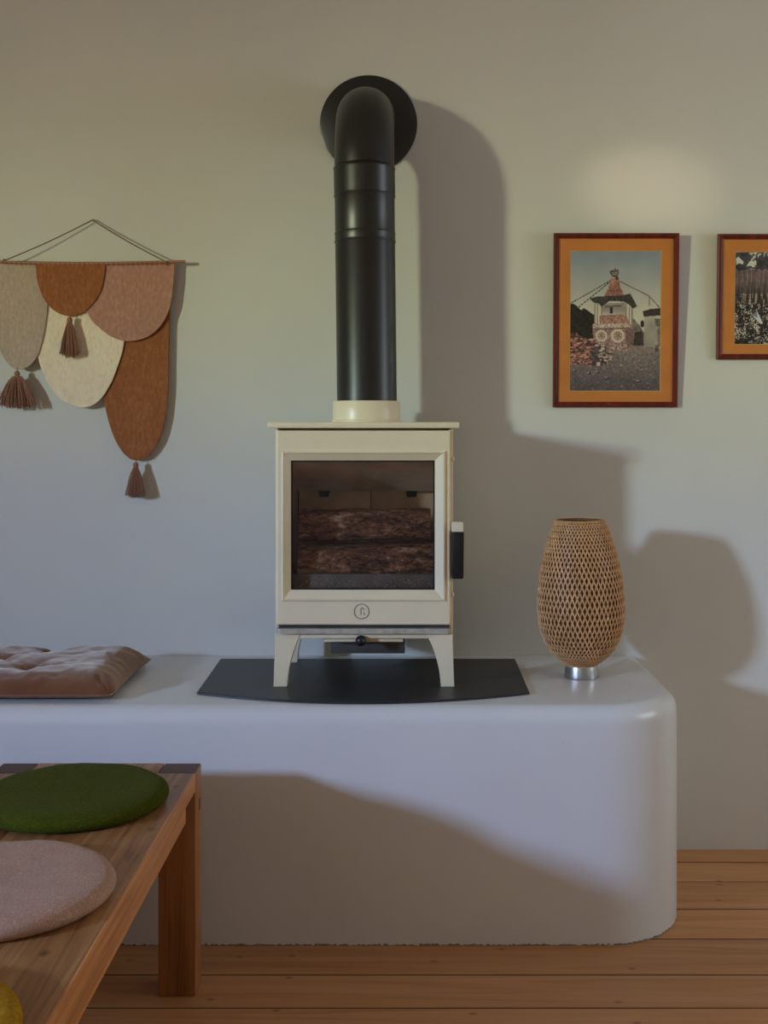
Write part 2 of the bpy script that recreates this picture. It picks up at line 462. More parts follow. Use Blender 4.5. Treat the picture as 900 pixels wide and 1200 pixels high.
# ------------------------------------------------------------------ plaster bench
BT, BF, BR = 0.528, -0.590, 0.655        # top height, front y, right x
def build_bench():
    R = 0.205; fr = 0.040
    prof = [(0.0, 0.0)] + [(z, 0.004 * math.sin(z * 9)) for z in (0.06, 0.14, 0.24, 0.34, 0.42)]
    prof = [(z, 0.0) for z in (0.0, 0.1, 0.2, 0.3, 0.4, BT - fr)]
    for k in range(1, 9):
        t = k / 8 * PI / 2
        prof.append((BT - fr + fr * math.sin(t), fr * (1 - math.cos(t))))
    xl = WALL_L + 0.002
    rings = []
    for z, i in prof:
        r = [(xl, BF + i, z)]
        nseg = 40
        for k in range(nseg + 1): r.append((xl + (BR - R - xl) * k / nseg, BF + i, z)) if k else None
        for k in range(1, 17):
            t = -PI / 2 + k / 16 * PI / 2
            r.append((BR - R + (R - i) * math.cos(t), BF + R + (R - i) * math.sin(t), z))
        for k in range(1, 6):
            r.append((BR - i + 0.0, BF + R + (-0.001 - BF - R) * k / 5, z))
        r.append((xl, -0.001, z))
        rings.append(r)
    bm = bmesh.new()
    add_rings(bm, rings)
    for v in bm.verts:      # hand-trowelled, not machine flat
        if v.co.z > 0.02 and v.co.y < -0.03:
            nz = mnoise.noise(v.co * 2.3) * 0.004
            if v.co.z < BT - 0.06: v.co.y += nz
    o = link_mesh('plaster_bench', bm, M['bench'], smooth=True, angle=50)
    return tag(o, 'white polished plaster bench with rounded right corner built against the wall', 'bench')
build_bench()

# ------------------------------------------------------------------ hearth plate
SX = -0.0885
def build_hearth():
    hw = 0.388; yb, yf, arc = -0.075, -0.462, -0.556
    pts = [(SX - hw - 0.004, yb), (SX - hw, yf)]
    n = 28
    for k in range(1, n):
        t = k / n
        x = -hw + 2 * hw * t
        pts.append((SX + x, yf + (arc - yf) * (1 - (x / hw) ** 2)))
    pts += [(SX + hw, yf), (SX + hw + 0.004, yb)]
    bm = bmesh.new()
    add_rings(bm, [[(x, y, BT + 0.0005) for x, y in pts], [(x, y, BT + 0.005) for x, y in pts],
                   [(SX + (x - SX) * 0.997, y + 0.001, BT + 0.006) for x, y in pts]])
    o = link_mesh('hearth_plate', bm, M['slate'])
    tag(o, 'dark flat hearth plate with curved front edge under the stove', 'hearth plate')
build_hearth()
HZ = BT + 0.006

# ------------------------------------------------------------------ stove
YF = -0.400     # front of the stove body
def build_stove():
    S = empty('wood_stove', (SX, -0.24, HZ))
    tag(S, 'cream enamelled wood burning stove with glass door on four legs', 'stove')
    off = Vector((-SX, 0.24, -HZ))
    def fin(bm, name, mat, parent=S, smooth=False, angle=40):
        bmesh.ops.translate(bm, vec=off, verts=bm.verts)
        return link_mesh(name, bm, M[mat], parent, smooth=smooth, angle=angle)
    def pbox(name, mat, x0, x1, y0, y1, z0, z1, bevel=0.0, parent=S):
        bm = bmesh.new(); add_box(bm, x0, x1, y0, y1, z0, z1, bevel)
        return fin(bm, name, mat, parent, smooth=bevel > 0)
    X = lambda p: WX(p, YF)
    Z = lambda p: WZ(p, YF)
    bx0, bx1 = X(322.5), X(531.0)
    zt, zb = Z(502.5), Z(742)
    yb = -0.085
    # body shell, open at the front
    bm = bmesh.new(); t = 0.010
    add_box(bm, bx0, bx0 + t, YF + 0.004, yb, zb, zt, 0.003)
    add_box(bm, bx1 - t, bx1, YF + 0.004, yb, zb, zt, 0.003)
    add_box(bm, bx0 + t, bx1 - t, yb - t, yb, zb, zt)
    add_box(bm, bx0 + t, bx1 - t, YF + 0.02, yb - t, zb, zb + t)
    add_box(bm, bx0 + t, bx1 - t, YF + 0.02, yb - t, zt - t, zt)
    fin(bm, 'body', 'enamel', smooth=True)
    # top plate with soft edge
    pbox('top_plate', 'enamel', WX(313, YF - 0.02), WX(538.5, YF - 0.02), YF - 0.022, yb + 0.015, zt + 0.0015, Z(494.5), 0.004)
    pbox('plate_gap_shade', 'soot_and_gap', bx0 + 0.006, bx1 - 0.006, YF + 0.002, yb, zt - 0.0005, zt + 0.0018)  # dark strip standing in for the shadow line under the top plate
    # door frame: loops from the outer back edge round to the glass rebate
    dx0, dx1, dz0, dz1 = X(325), X(527.5), Z(731.5), Z(504.5)
    yd = YF - 0.012
    mx0, mx1, mz0, mz1 = X(330.5), X(521.5), Z(703.5), Z(528.5)
    ix0, ix1, iz0, iz1 = X(341), X(509.5), Z(691), Z(539.5)
    bm = bmesh.new()
    R_ = rect_ring
    e2 = 0.003
    rings = [R_(ix0, ix1, iz0, iz1, YF + 0.016), R_(dx0, dx1, dz0, dz1, YF + 0.016), R_(dx0, dx1, dz0, dz1, yd + e2),
             R_(dx0 + e2 * .4, dx1 - e2 * .4, dz0 + e2 * .4, dz1 - e2 * .4, yd + e2 * .3),
             R_(dx0 + e2, dx1 - e2, dz0 + e2, dz1 - e2, yd),
             R_(mx0, mx1, mz0, mz1, yd),
             R_(mx0 + .001, mx1 - .001, mz0 + .001, mz1 - .001, yd - 0.005),
             R_(mx0 + .004, mx1 - .004, mz0 + .004, mz1 - .004, yd - 0.006),
             R_(mx0 + .006, mx1 - .006, mz0 + .006, mz1 - .006, yd - 0.003),
             R_(ix0 - .003, ix1 + .003, iz0 - .003, iz1 + .003, yd + 0.007),
             R_(ix0, ix1, iz0, iz1, yd + 0.009), R_(ix0, ix1, iz0, iz1, YF + 0.016)]
    add_rings(bm, rings, True, False, False)
    bmesh.ops.remove_doubles(bm, verts=bm.verts, dist=1e-6)
    door = fin(bm, 'door', 'enamel')
    # black seal between glass and frame, glass pane
    bm = bmesh.new()
    s_ = 0.0035
    add_rings(bm, [R_(ix0, ix1, iz0, iz1, yd + 0.012), R_(ix0 + s_, ix1 - s_, iz0 + s_, iz1 - s_, yd + 0.012),
                   R_(ix0 + s_, ix1 - s_, iz0 + s_, iz1 - s_, yd + 0.018), R_(ix0, ix1, iz0, iz1, yd + 0.018)], True, False, False)
    fin(bm, 'glass_seal', 'black_handle', door)
    pbox('glass_pane', 'stove_glass', ix0 + 0.0005, ix1 - 0.0005, yd + 0.0185, yd + 0.0215, iz0 + .0005, iz1 - .0005, 0, door)
    # round emblem with its letter
    ex, ez = X(424), Z(715.5); r = 8.6 * 0.00203
    bm = bmesh.new()
    n = 36
    for rr, w_ in ((r, 0.0011),):
        rings = []
        for i in range(n + 1):
            a_ = 2 * PI * i / n
            rings.append([(ex + (rr + w_ * math.cos(k * PI / 3)) * math.cos(a_), yd - 0.0004 + w_ * math.sin(k * PI / 3), ez + (rr + w_ * math.cos(k * PI / 3)) * math.sin(a_)) for k in range(6)])
        add_rings(bm, rings, True, False, False)
    fin(bm, 'emblem_ring', 'emblem', door, smooth=True, angle=80)
    bm = bmesh.new(); u = 0.00203
    add_tube(bm, [(ex - 0.8 * u, yd, ez - 4.5 * u), (ex - 0.8 * u, yd, ez + 3.0 * u)], 0.0012, 6)
    add_tube(bm, catmull([(ex - 0.8 * u, yd, ez + 1.5 * u), (ex + 0.2 * u, yd, ez + 4.2 * u), (ex + 2.0 * u, yd, ez + 3.6 * u), (ex + 2.4 * u, yd, ez + 1.4 * u)], 5), 0.0010, 6)
    add_tube(bm, [(ex + 2.6 * u, yd, ez - 0.6 * u), (ex + 3.2 * u, yd, ez - 4.4 * u)], 0.0010, 6)
    fin(bm, 'emblem_letter', 'emblem', door, smooth=True, angle=80)
    # door handle on the right edge: cream bracket and black grip
    hb = pbox('handle_bracket', 'enamel', X(528.5), X(542.5), yd - 0.012, yd + 0.014, Z(622.5), Z(611), 0.003, door)
    bm = bmesh.new()
    add_box(bm, X(529.5), X(543.2), yd - 0.014, yd + 0.012, Z(677), Z(622), 0.004)
    for v in bm.verts:
        if v.co.z < Z(670): v.co.x -= (Z(670) - v.co.z) * 0.10
    fin(bm, 'handle_grip', 'black_handle', door, True)
    # hinge knuckles on the right edge of the body
    for zz in (538, 697):
        bm = bmesh.new()
        add_lathe(bm, [(0.003, Z(zz) - 0.005), (0.0035, Z(zz) - 0.004), (0.0035, Z(zz) + 0.004), (0.003, Z(zz) + 0.005)], 12, X(530.6), YF + 0.004)
        fin(bm, 'hinge_pin', 'enamel', S, True)
    # ledge below the door
    bm = bmesh.new()
    lz1, lz0 = Z(735.5), Z(741)
    pts = [(X(324), YF + 0.01), (X(324), YF - 0.010), (X(329), YF - 0.020), (X(524), YF - 0.020), (X(528), YF - 0.010), (X(528), YF + 0.01)]
    add_rings(bm, [[(x, y, lz0) for x, y in pts], [(x, y, lz1 - .002) for x, y in pts], [(x, y + .001, lz1) for x, y in pts]])
    lip = fin(bm, 'ash_lip', 'ash_metal')
    pbox('door_gap', 'soot_and_gap', X(327), X(526), YF - 0.004, YF + 0.03, Z(736), Z(731), 0)
    # apron under the ledge
    pbox('apron', 'enamel', X(349), X(503), YF - 0.004, YF + 0.012, Z(748), Z(740.5), 0.002)
    # four legs, curved inner edge, splayed outer edge
    def leg(side, y0, y1):
        xo_t = X(322.5) if side < 0 else X(530.6)
        sgn = 1 if side < 0 else -1
        U = 0.002033
        zt_ = Z(741.0); z0 = HZ + 0.0002
        H = zt_ - z0
        outer, inner = [], []
        for k in range(13):
            t = k / 12                    # 0 top, 1 foot
            outer.append((xo_t - sgn * (1.8 * U) * t ** 1.5, zt_ - H * t))
            wd = 15.5 + 16.0 * (1 - t) ** 1.9
            inner.append((xo_t + sgn * (wd * U) - sgn * (1.4 * U) * t, zt_ - H * t))
        poly = outer + inner[::-1]
        c_ = (sum(p[0] for p in poly) / len(poly), sum(p[1] for p in poly) / len(poly))
        bm = bmesh.new()
        sh = lambda q: [(c_[0] + (x - c_[0]) * 0.93, c_[1] + (z - c_[1]) * 0.995) for x, z in q]
        pi = sh(poly)
        add_rings(bm, [[(x, y0, z) for x, z in pi], [(x, y0 + .003, z) for x, z in poly],
                       [(x, y1 - .003, z) for x, z in poly], [(x, y1, z) for x, z in pi]])
        fin(bm, 'leg', 'enamel', S, False)
    for s_ in (-1, 1):
        leg(s_, YF - 0.006, YF + 0.032)
        leg(s_, yb - 0.040, yb - 0.002)
    # ash pan with cream slab and black knob
    pan = pbox('ash_pan', 'tray', WX(388, -.33), WX(474.5, -.33), YF + 0.05, yb - 0.08, WZ(766, -.35), WZ(744, -.35), 0.003)
    pbox('pan_front', 'enamel', X(379.5), X(472.5), YF + 0.01, YF + 0.05, Z(753.2), Z(747.0), 0.0015)
    bm = bmesh.new()
    bmesh.ops.create_uvsphere(bm, u_segments=20, v_segments=12, radius=0.0128)
    bmesh.ops.translate(bm, vec=(X(423), YF - 0.012, Z(749.8)), verts=bm.verts)
    add_tube(bm, [(X(423), YF - 0.005, Z(749.8)), (X(423), YF + 0.012, Z(749.8))], 0.005, 10)
    fin(bm, 'knob', 'black_handle', S, True)
    # firebox lining
    f0, f1 = bx0 + 0.028, bx1 - 0.028
    ybk = yb - 0.035
    zc = X(0) * 0 + (iz0 + iz1) / 2
    mid = X(431)
    bz0, bz1 = Z(695), WZ(566, ybk)
    for xa, xb, nx in ((f0 + .004, mid - 0.0012, 0.35), (mid + 0.0012, f1 - .004, 0.62)):
        # back brick with a small notch at its upper edge
        nx0 = xa + (xb - xa) * nx - 0.016; nx1 = nx0 + 0.032
        bm = bmesh.new()
        zz = WZ(575, ybk); nd = zz - WZ(583, ybk)
        poly = [(xa, bz0), (xb, bz0), (xb, zz), (nx1, zz), (nx1 - .004, zz - nd), (nx0 + .004, zz - nd), (nx0, zz), (xa, zz)]
        add_rings(bm, [[(x, ybk, z) for x, z in poly], [(x, ybk + 0.02, z) for x, z in poly]])
        fin(bm, 'back_brick', 'firebrick')
    pbox('side_brick', 'firebrick', bx0 + 0.0115, f0, YF + 0.03, ybk + .02, bz0, Z(540), 0.002)
    pbox('side_brick', 'firebrick', f1, bx1 - 0.0115, YF + 0.03, ybk + .02, bz0, Z(540), 0.002)
    bm = bmesh.new()
    za, zb_ = Z(536), WZ(575.5, ybk - 0.05)
    yA, yB = YF + 0.035, ybk - 0.04
    poly = [(yA, za), (yB, zb_), (yB, zb_ + 0.010), (yA, za + 0.010)]
    add_rings(bm, [[(f0 + .002, y, z) for y, z in poly], [(f1 - .002, y, z) for y, z in poly]])
    fin(bm, 'baffle_plate', 'baffle')
    pbox('firebox_floor', 'ash', f0, f1, YF + 0.022, ybk, bz0 - 0.012, bz0 - 0.001)
    pbox('back_lining', 'soot_and_gap', f0, f1, ybk + 0.0205, yb - 0.0102, bz0, Z(530), 0)
    # log guard bar across the front
    bm = bmesh.new()
    add_box(bm, f0 + .002, f1 - .002, YF + 0.036, YF + 0.042, bz0 - 0.002, Z(675), 0.0015)
    fin(bm, 'log_guard', 'grate', S, True)
    # loose ash flakes and bark crumbs behind the glass
    rs = random.Random(3); bm = bmesh.new()
    for _ in range(240):
        px_ = rs.uniform(346, 506); py_ = 676 + 13 * rs.random() ** 0.6
        fy = YF + rs.uniform(0.028, 0.034)
        c_ = Vector((WX(px_, fy), fy, WZ(py_, fy)))
        u_ = Vector((rs.uniform(-1, 1), rs.uniform(-.3, .3), rs.uniform(-1, 1))).normalized() * rs.uniform(.0006, .0024)
        v_ = Vector((rs.uniform(-1, 1), rs.uniform(-.3, .3), rs.uniform(-1, 1))).normalized() * rs.uniform(.0004, .0012)
        bm.faces.new([bm.verts.new(c_ + u_), bm.verts.new(c_ + v_), bm.verts.new(c_ - u_), bm.verts.new(c_ - v_)])
    fl = fin(bm, 'ash_flakes', 'flakes'); fl['kind'] = 'stuff'
    # flue collar
    bm = bmesh.new()
    py = -0.23
    zc0 = Z(494.5)
    rr = 0.0853
    add_lathe(bm, [(rr + .003, zc0 - .0005), (rr + .003, zc0 + 0.004), (rr, zc0 + 0.006), (rr, WZ(471.5, py)), (rr - .002, WZ(470, py)), (rr - 0.012, WZ(470, py))], 56, WX(429.5, py), py)
    fin(bm, 'flue_collar', 'enamel', S, True)
    return dict(f0=f0, f1=f1, z0=bz0, ybk=ybk)
FB = build_stove()

# logs lying in the firebox
def build_log(label, x0, x1, yc, zc, ry, rz, seed, rot=0.0, flat=0.0):
    L = empty('firewood_log', ((x0 + x1) / 2, yc, zc))
    tag(L, label, 'log')
    n, m_ = 22, 30
    bm = bmesh.new(); rings = []
    for i in range(m_ + 1):
        t = i / m_
        x = (x0 - x1) / 2 + (x1 - x0) * t
        ring = []
        for k in range(n):
            a_ = 2 * PI * k / n + rot
            q = Vector((x * 14, math.cos(a_) * 1.7, math.sin(a_) * 1.7 + seed))
            s_ = 1 + 0.06 * mnoise.noise(q) + 0.06 * mnoise.noise(q * 3.1)
            cx_, cz_ = math.cos(a_), math.sin(a_)
            cx_ = math.copysign(abs(cx_) ** 0.6, cx_); cz_ = math.copysign(abs(cz_) ** 0.6, cz_)
            y_ = cx_ * ry * s_; z_ = cz_ * rz * s_
            if flat: z_ = min(z_, rz * flat)
            ring.append((x, y_, z_ + (t - .5) * 0.004))
        rings.append(ring)
    add_rings(bm, rings, True, False, False)
    link_mesh('bark', bm, M['bark'], L, smooth=True)
    for rg in (rings[0], rings[-1]):
        bm = bmesh.new()
        vs_ = [bm.verts.new(p) for p in rg]; cpt = bm.verts.new((rg[0][0] + (0.002 if rg is rings[-1] else -0.002), 0, 0))
        for i in range(n): bm.faces.new((vs_[i], vs_[(i + 1) % n], cpt))
        link_mesh('cut_end', bm, M['cut_wood'], L)
    return L
yl = YF + 0.105
lz0 = FB['z0'] + 0.001
lzt = WZ(637, yl - 0.03)
r_lo = (lzt - lz0) / 2
build_log('lower split log behind the stove glass, resting on the firebox floor', WX(351, yl), WX(507, yl), yl, lz0 + r_lo, 0.056, r_lo * 0.93, 1.3, 0.2)
yu = yl + 0.03
uzt = WZ(596, yu - 0.02); r_up = (uzt - lzt) / 2
build_log('upper sooty-barked log stacked on the other log inside the stove', WX(352, yu), WX(504, yu), yu, lzt + r_up * 1.0, 0.052, r_up * 0.93, 7.7, 0.6)

# ------------------------------------------------------------------ flue pipe
def build_flue():
    py = -0.23; cx0 = WX(430, py); cxt = -0.093
    zb, ze, za = WZ(470, py) + 0.0002, WZ(198, py), 1.975
    P = empty('flue_pipe', (cx0, py, WZ(470, py)))
    tag(P, 'matte black flue pipe rising from the stove and bending into the wall', 'flue pipe')
    off = -P.location
    R = 0.0758
    def fin(bm, name, mat='black_pipe', angle=35):
        bmesh.ops.translate(bm, vec=off, verts=bm.verts)
        return link_mesh(name, bm, M[mat], P, smooth=True, angle=angle)
    xz = lambda z: cx0 + (cxt - cx0) * (z - zb) / (ze - zb)
    def section(name, prof):
        bm = bmesh.new(); n = 64
        add_rings(bm, [[(xz(z) + r * math.cos(2 * PI * i / n), py + r * math.sin(2 * PI * i / n), z) for i in range(n)] for r, z in prof], True, False, False)
        return fin(bm, name)
    z1 = WZ(284, py); z2 = WZ(274, py); z3 = WZ(231, py); z4 = WZ(222, py)
    section('lower_pipe', [(R, zb), (R, z1 - .004), (R + .0018, z1 - .001), (R + .0022, z1 + .001), (R + .0006, z1 + .003), (R + .0006, z2 - .003), (R + .0016, z2), (R, z2 + .003)])
    section('middle_pipe', [(R, z2 + .002), (R, z3 - .004), (R + .0020, z3 - .001), (R + .0024, z3 + .001), (R + .0004, z3 + .004)])
    section('elbow_socket', [(R + .0004, z3 + .003), (R + .0016, z3 + .006), (R + .0016, ze - .004), (R + .0030, ze - .001), (R + .0026, ze + .001), (R, ze + .004)])
    # smooth bend into the wall
    bm = bmesh.new(); rb = za - ze - 0.003
    pts = [(xz(ze), py, ze + .003)]
    for k in range(1, 19):
        t = k / 18 * PI / 2
        pts.append((cxt, py + rb * (1 - math.cos(t)), ze + .003 + rb * math.sin(t)))
    pts.append((cxt, -0.001, za))
    add_tube(bm, pts, R, 64, False)
    fin(bm, 'elbow', angle=60)
    # flat round wall plate
    bm = bmesh.new(); n = 72; rr = 0.1325; cx, cz = WX(432), 1.975
    prof = [(R - .006, -0.012), (rr - .004, -0.008), (rr, -0.006), (rr, -0.0008)]
    add_rings(bm, [[(cx + r * math.cos(2 * PI * i / n), y, cz + r * math.sin(2 * PI * i / n)) for i in range(n)] for r, y in prof], True, False, False)
    fin(bm, 'wall_plate')
build_flue()

# ------------------------------------------------------------------ bamboo lamp
def build_lamp():
    Y = -0.268; k = (CAM_D + Y) / F_PX
    L = empty('bamboo_table_lamp', (WX(681.5, Y), Y, BT))
    tag(L, 'egg-shaped woven bamboo table lamp on a steel foot', 'lamp')
    zz = lambda py: (793 - py) * k
    prof_px = [(609, 28.5), (612, 30.2), (624, 35.0), (637, 39.4), (650, 43.0), (665, 46.6), (680, 49.0), (695, 50.4), (708, 50.9), (722, 50.4),
               (735, 48.8), (745, 46.0), (754, 42.0), (762, 37.0), (769, 30.5), (774, 24.5), (777.5, 19.0)]
    sm = [(p.x, p.y) for p in catmull([(a_, b_, 0) for a_, b_ in prof_px], 6)]
    N = len(sm)
    R = [b_ * k for _, b_ in sm]; Zs = [zz(a_) for a_, _ in sm]
    # steel foot
    bm = bmesh.new()
    add_lathe(bm, [(0.0425, 0.0), (0.0432, 0.003), (0.0425, 0.010), (0.0415, 0.020), (0.0402, 0.028), (0.039, 0.034)], 48)
    link_mesh('foot', bm, M['steel'], L, smooth=True, angle=50)
    bm = bmesh.new(); add_lathe(bm, [(0.014, 0.034), (0.014, 0.10), (0.017, 0.105), (0.017, 0.14)], 24)
    link_mesh('lamp_holder', bm, M['steel'], L, smooth=True, angle=40)
    bm = bmesh.new()
    add_lathe(bm, [(R[i] - 0.0045, Zs[i]) for i in range(2, N, 4)], 56, cap=False)
    link_mesh('hole_dark_liner', bm, M['hole_shade'], L, smooth=True)  # liner added so the holes of the weave look dark
    # strips: two families of helices
    NS = 56; wd = 0.0042
    th = [0.0]
    for i in range(1, N):
        ds = math.hypot(R[i] - R[i - 1], Zs[i] - Zs[i - 1])
        r = (R[i] + R[i - 1]) / 2
        pitch = (14.0 * k) * (r / (50.9 * k)) ** 1.55     # height of one diamond
        pitch = max(pitch, 5.0 * k)
        th.append(th[-1] + ds / pitch * 2 * PI / NS)
    tmax = th[-1]
    def strip_mesh(sign, off):
        bm = bmesh.new(); rings = []
        for i in range(0, N, 1):
            a_ = sign * th[i]
            j = min(i + 1, N - 1); h_ = max(i - 1, 0)
            tv = Vector((R[j] * math.cos(sign * th[j]) - R[h_] * math.cos(sign * th[h_]),
                         R[j] * math.sin(sign * th[j]) - R[h_] * math.sin(sign * th[h_]), Zs[j] - Zs[h_])).normalized()
            dr, dz = R[j] - R[h_], Zs[j] - Zs[h_]
            nr = Vector((-dz * math.cos(a_), -dz * math.sin(a_), dr)).normalized()
            sd = tv.cross(nr).normalized()
            # over-under weave
            wv = 0.0006 * math.sin(th[i] * NS + (0 if sign > 0 else PI)) 
            p = Vector((R[i] * math.cos(a_), R[i] * math.sin(a_), Zs[i])) + nr * (off + wv - 0.0006)
            w_ = wd * (0.55 + 0.45 * R[i] / R[48]) / 2
            rings.append([tuple(p + sd * w_ - nr * .0005), tuple(p + sd * w_ * .7 + nr * .0005), tuple(p - sd * w_ * .7 + nr * .0005), tuple(p - sd * w_ - nr * .0005)])
        add_rings(bm, rings)
        return bm
    for sign in (1, -1):
        o0 = link_mesh('bamboo_strip', strip_mesh(sign, 0.0004 * sign), M['bamboo'], L, smooth=True, angle=50)
        for s_ in range(1, NS):
            o = o0.copy(); COL.objects.link(o); o.parent = L
            o.rotation_euler = (0, 0, 2 * PI * s_ / NS)
    for zi, nm in ((0, 'top_rim'), (N - 1, 'bottom_rim')):
        bm = bmesh.new(); r = R[zi]; z = Zs[zi]; rings = []
        n = 64
        bw = 0.0045 if zi == 0 else 0.003
        add_lathe(bm, [(r + .0008, z - bw), (r + .0012, z), (r - .0016, z + .0008), (r - .0022, z - bw)], n, cap=False)
        link_mesh(nm, bm, M['bamboo'], L, smooth=True, angle=40)
    L.rotation_euler = (0, math.radians(-0.7), 0)
build_lamp()

# ------------------------------------------------------------------ pictures in the frames
def vnoise(w, h, sx, sy, seed):
    rs = np.random.RandomState(seed)
    gw, gh = max(2, int(sx) + 2), max(2, int(sy) + 2)
    g = rs.rand(gh, gw)
    xs = np.linspace(0, gw - 1.001, w); ys = np.linspace(0, gh - 1.001, h)
    xi = xs.astype(int); yi = ys.astype(int); xf = xs - xi; yf = ys - yi
    xf = xf * xf * (3 - 2 * xf); yf = yf * yf * (3 - 2 * yf)
    A = g[np.ix_(yi, xi)]; B = g[np.ix_(yi, xi + 1)]; C = g[np.ix_(yi + 1, xi)]; D_ = g[np.ix_(yi + 1, xi + 1)]
    return (A * (1 - xf) + B * xf) * (1 - yf)[:, None] + (C * (1 - xf) + D_ * xf) * yf[:, None]
class Canvas:
    def __init__(s, x0, x1, y0, y1, w, h):
        s.w, s.h = w, h
        xs = x0 + (np.arange(w) + .5) / w * (x1 - x0); ys = y0 + (np.arange(h) + .5) / h * (y1 - y0)
        s.X, s.Y = np.meshgrid(xs, ys)
        s.I = np.zeros((h, w, 3))
    def mask(s, pts):
        m = np.zeros(s.X.shape, bool); n = len(pts); j = n - 1
        for i in range(n):
            xi, yi = pts[i]; xj, yj = pts[j]
            if yi != yj:
                c_ = ((yi > s.Y) != (yj > s.Y)) & (s.X < (xj - xi) * (s.Y - yi) / (yj - yi) + xi)
                m ^= c_
            j = i
        return m
    def poly(s, pts, col, tex=None):
        m = s.mask(pts)
        c_ = np.array(col, float)[None, :]
        s.I[m] = c_ if tex is None else c_ * tex[m][:, None]
        return m
    def circ(s, x, y, r, col, ry=None):
        m = ((s.X - x) / r) ** 2 + ((s.Y - y) / (ry or r)) ** 2 < 1
        s.I[m] = col
    def line(s, p, q, wd, col, dash=None):
        px, py = p; qx, qy = q; L2 = (qx - px) ** 2 + (qy - py) ** 2
        t = ((s.X - px) * (qx - px) + (s.Y - py) * (qy - py)) / L2
        tc = np.clip(t, 0, 1)
        d2 = (s.X - px - tc * (qx - px)) ** 2 + (s.Y - py - tc * (qy - py)) ** 2
        m = d2 < wd * wd
        if dash: m &= (np.floor(t * dash) % 2 == 0)
        s.I[m] = col

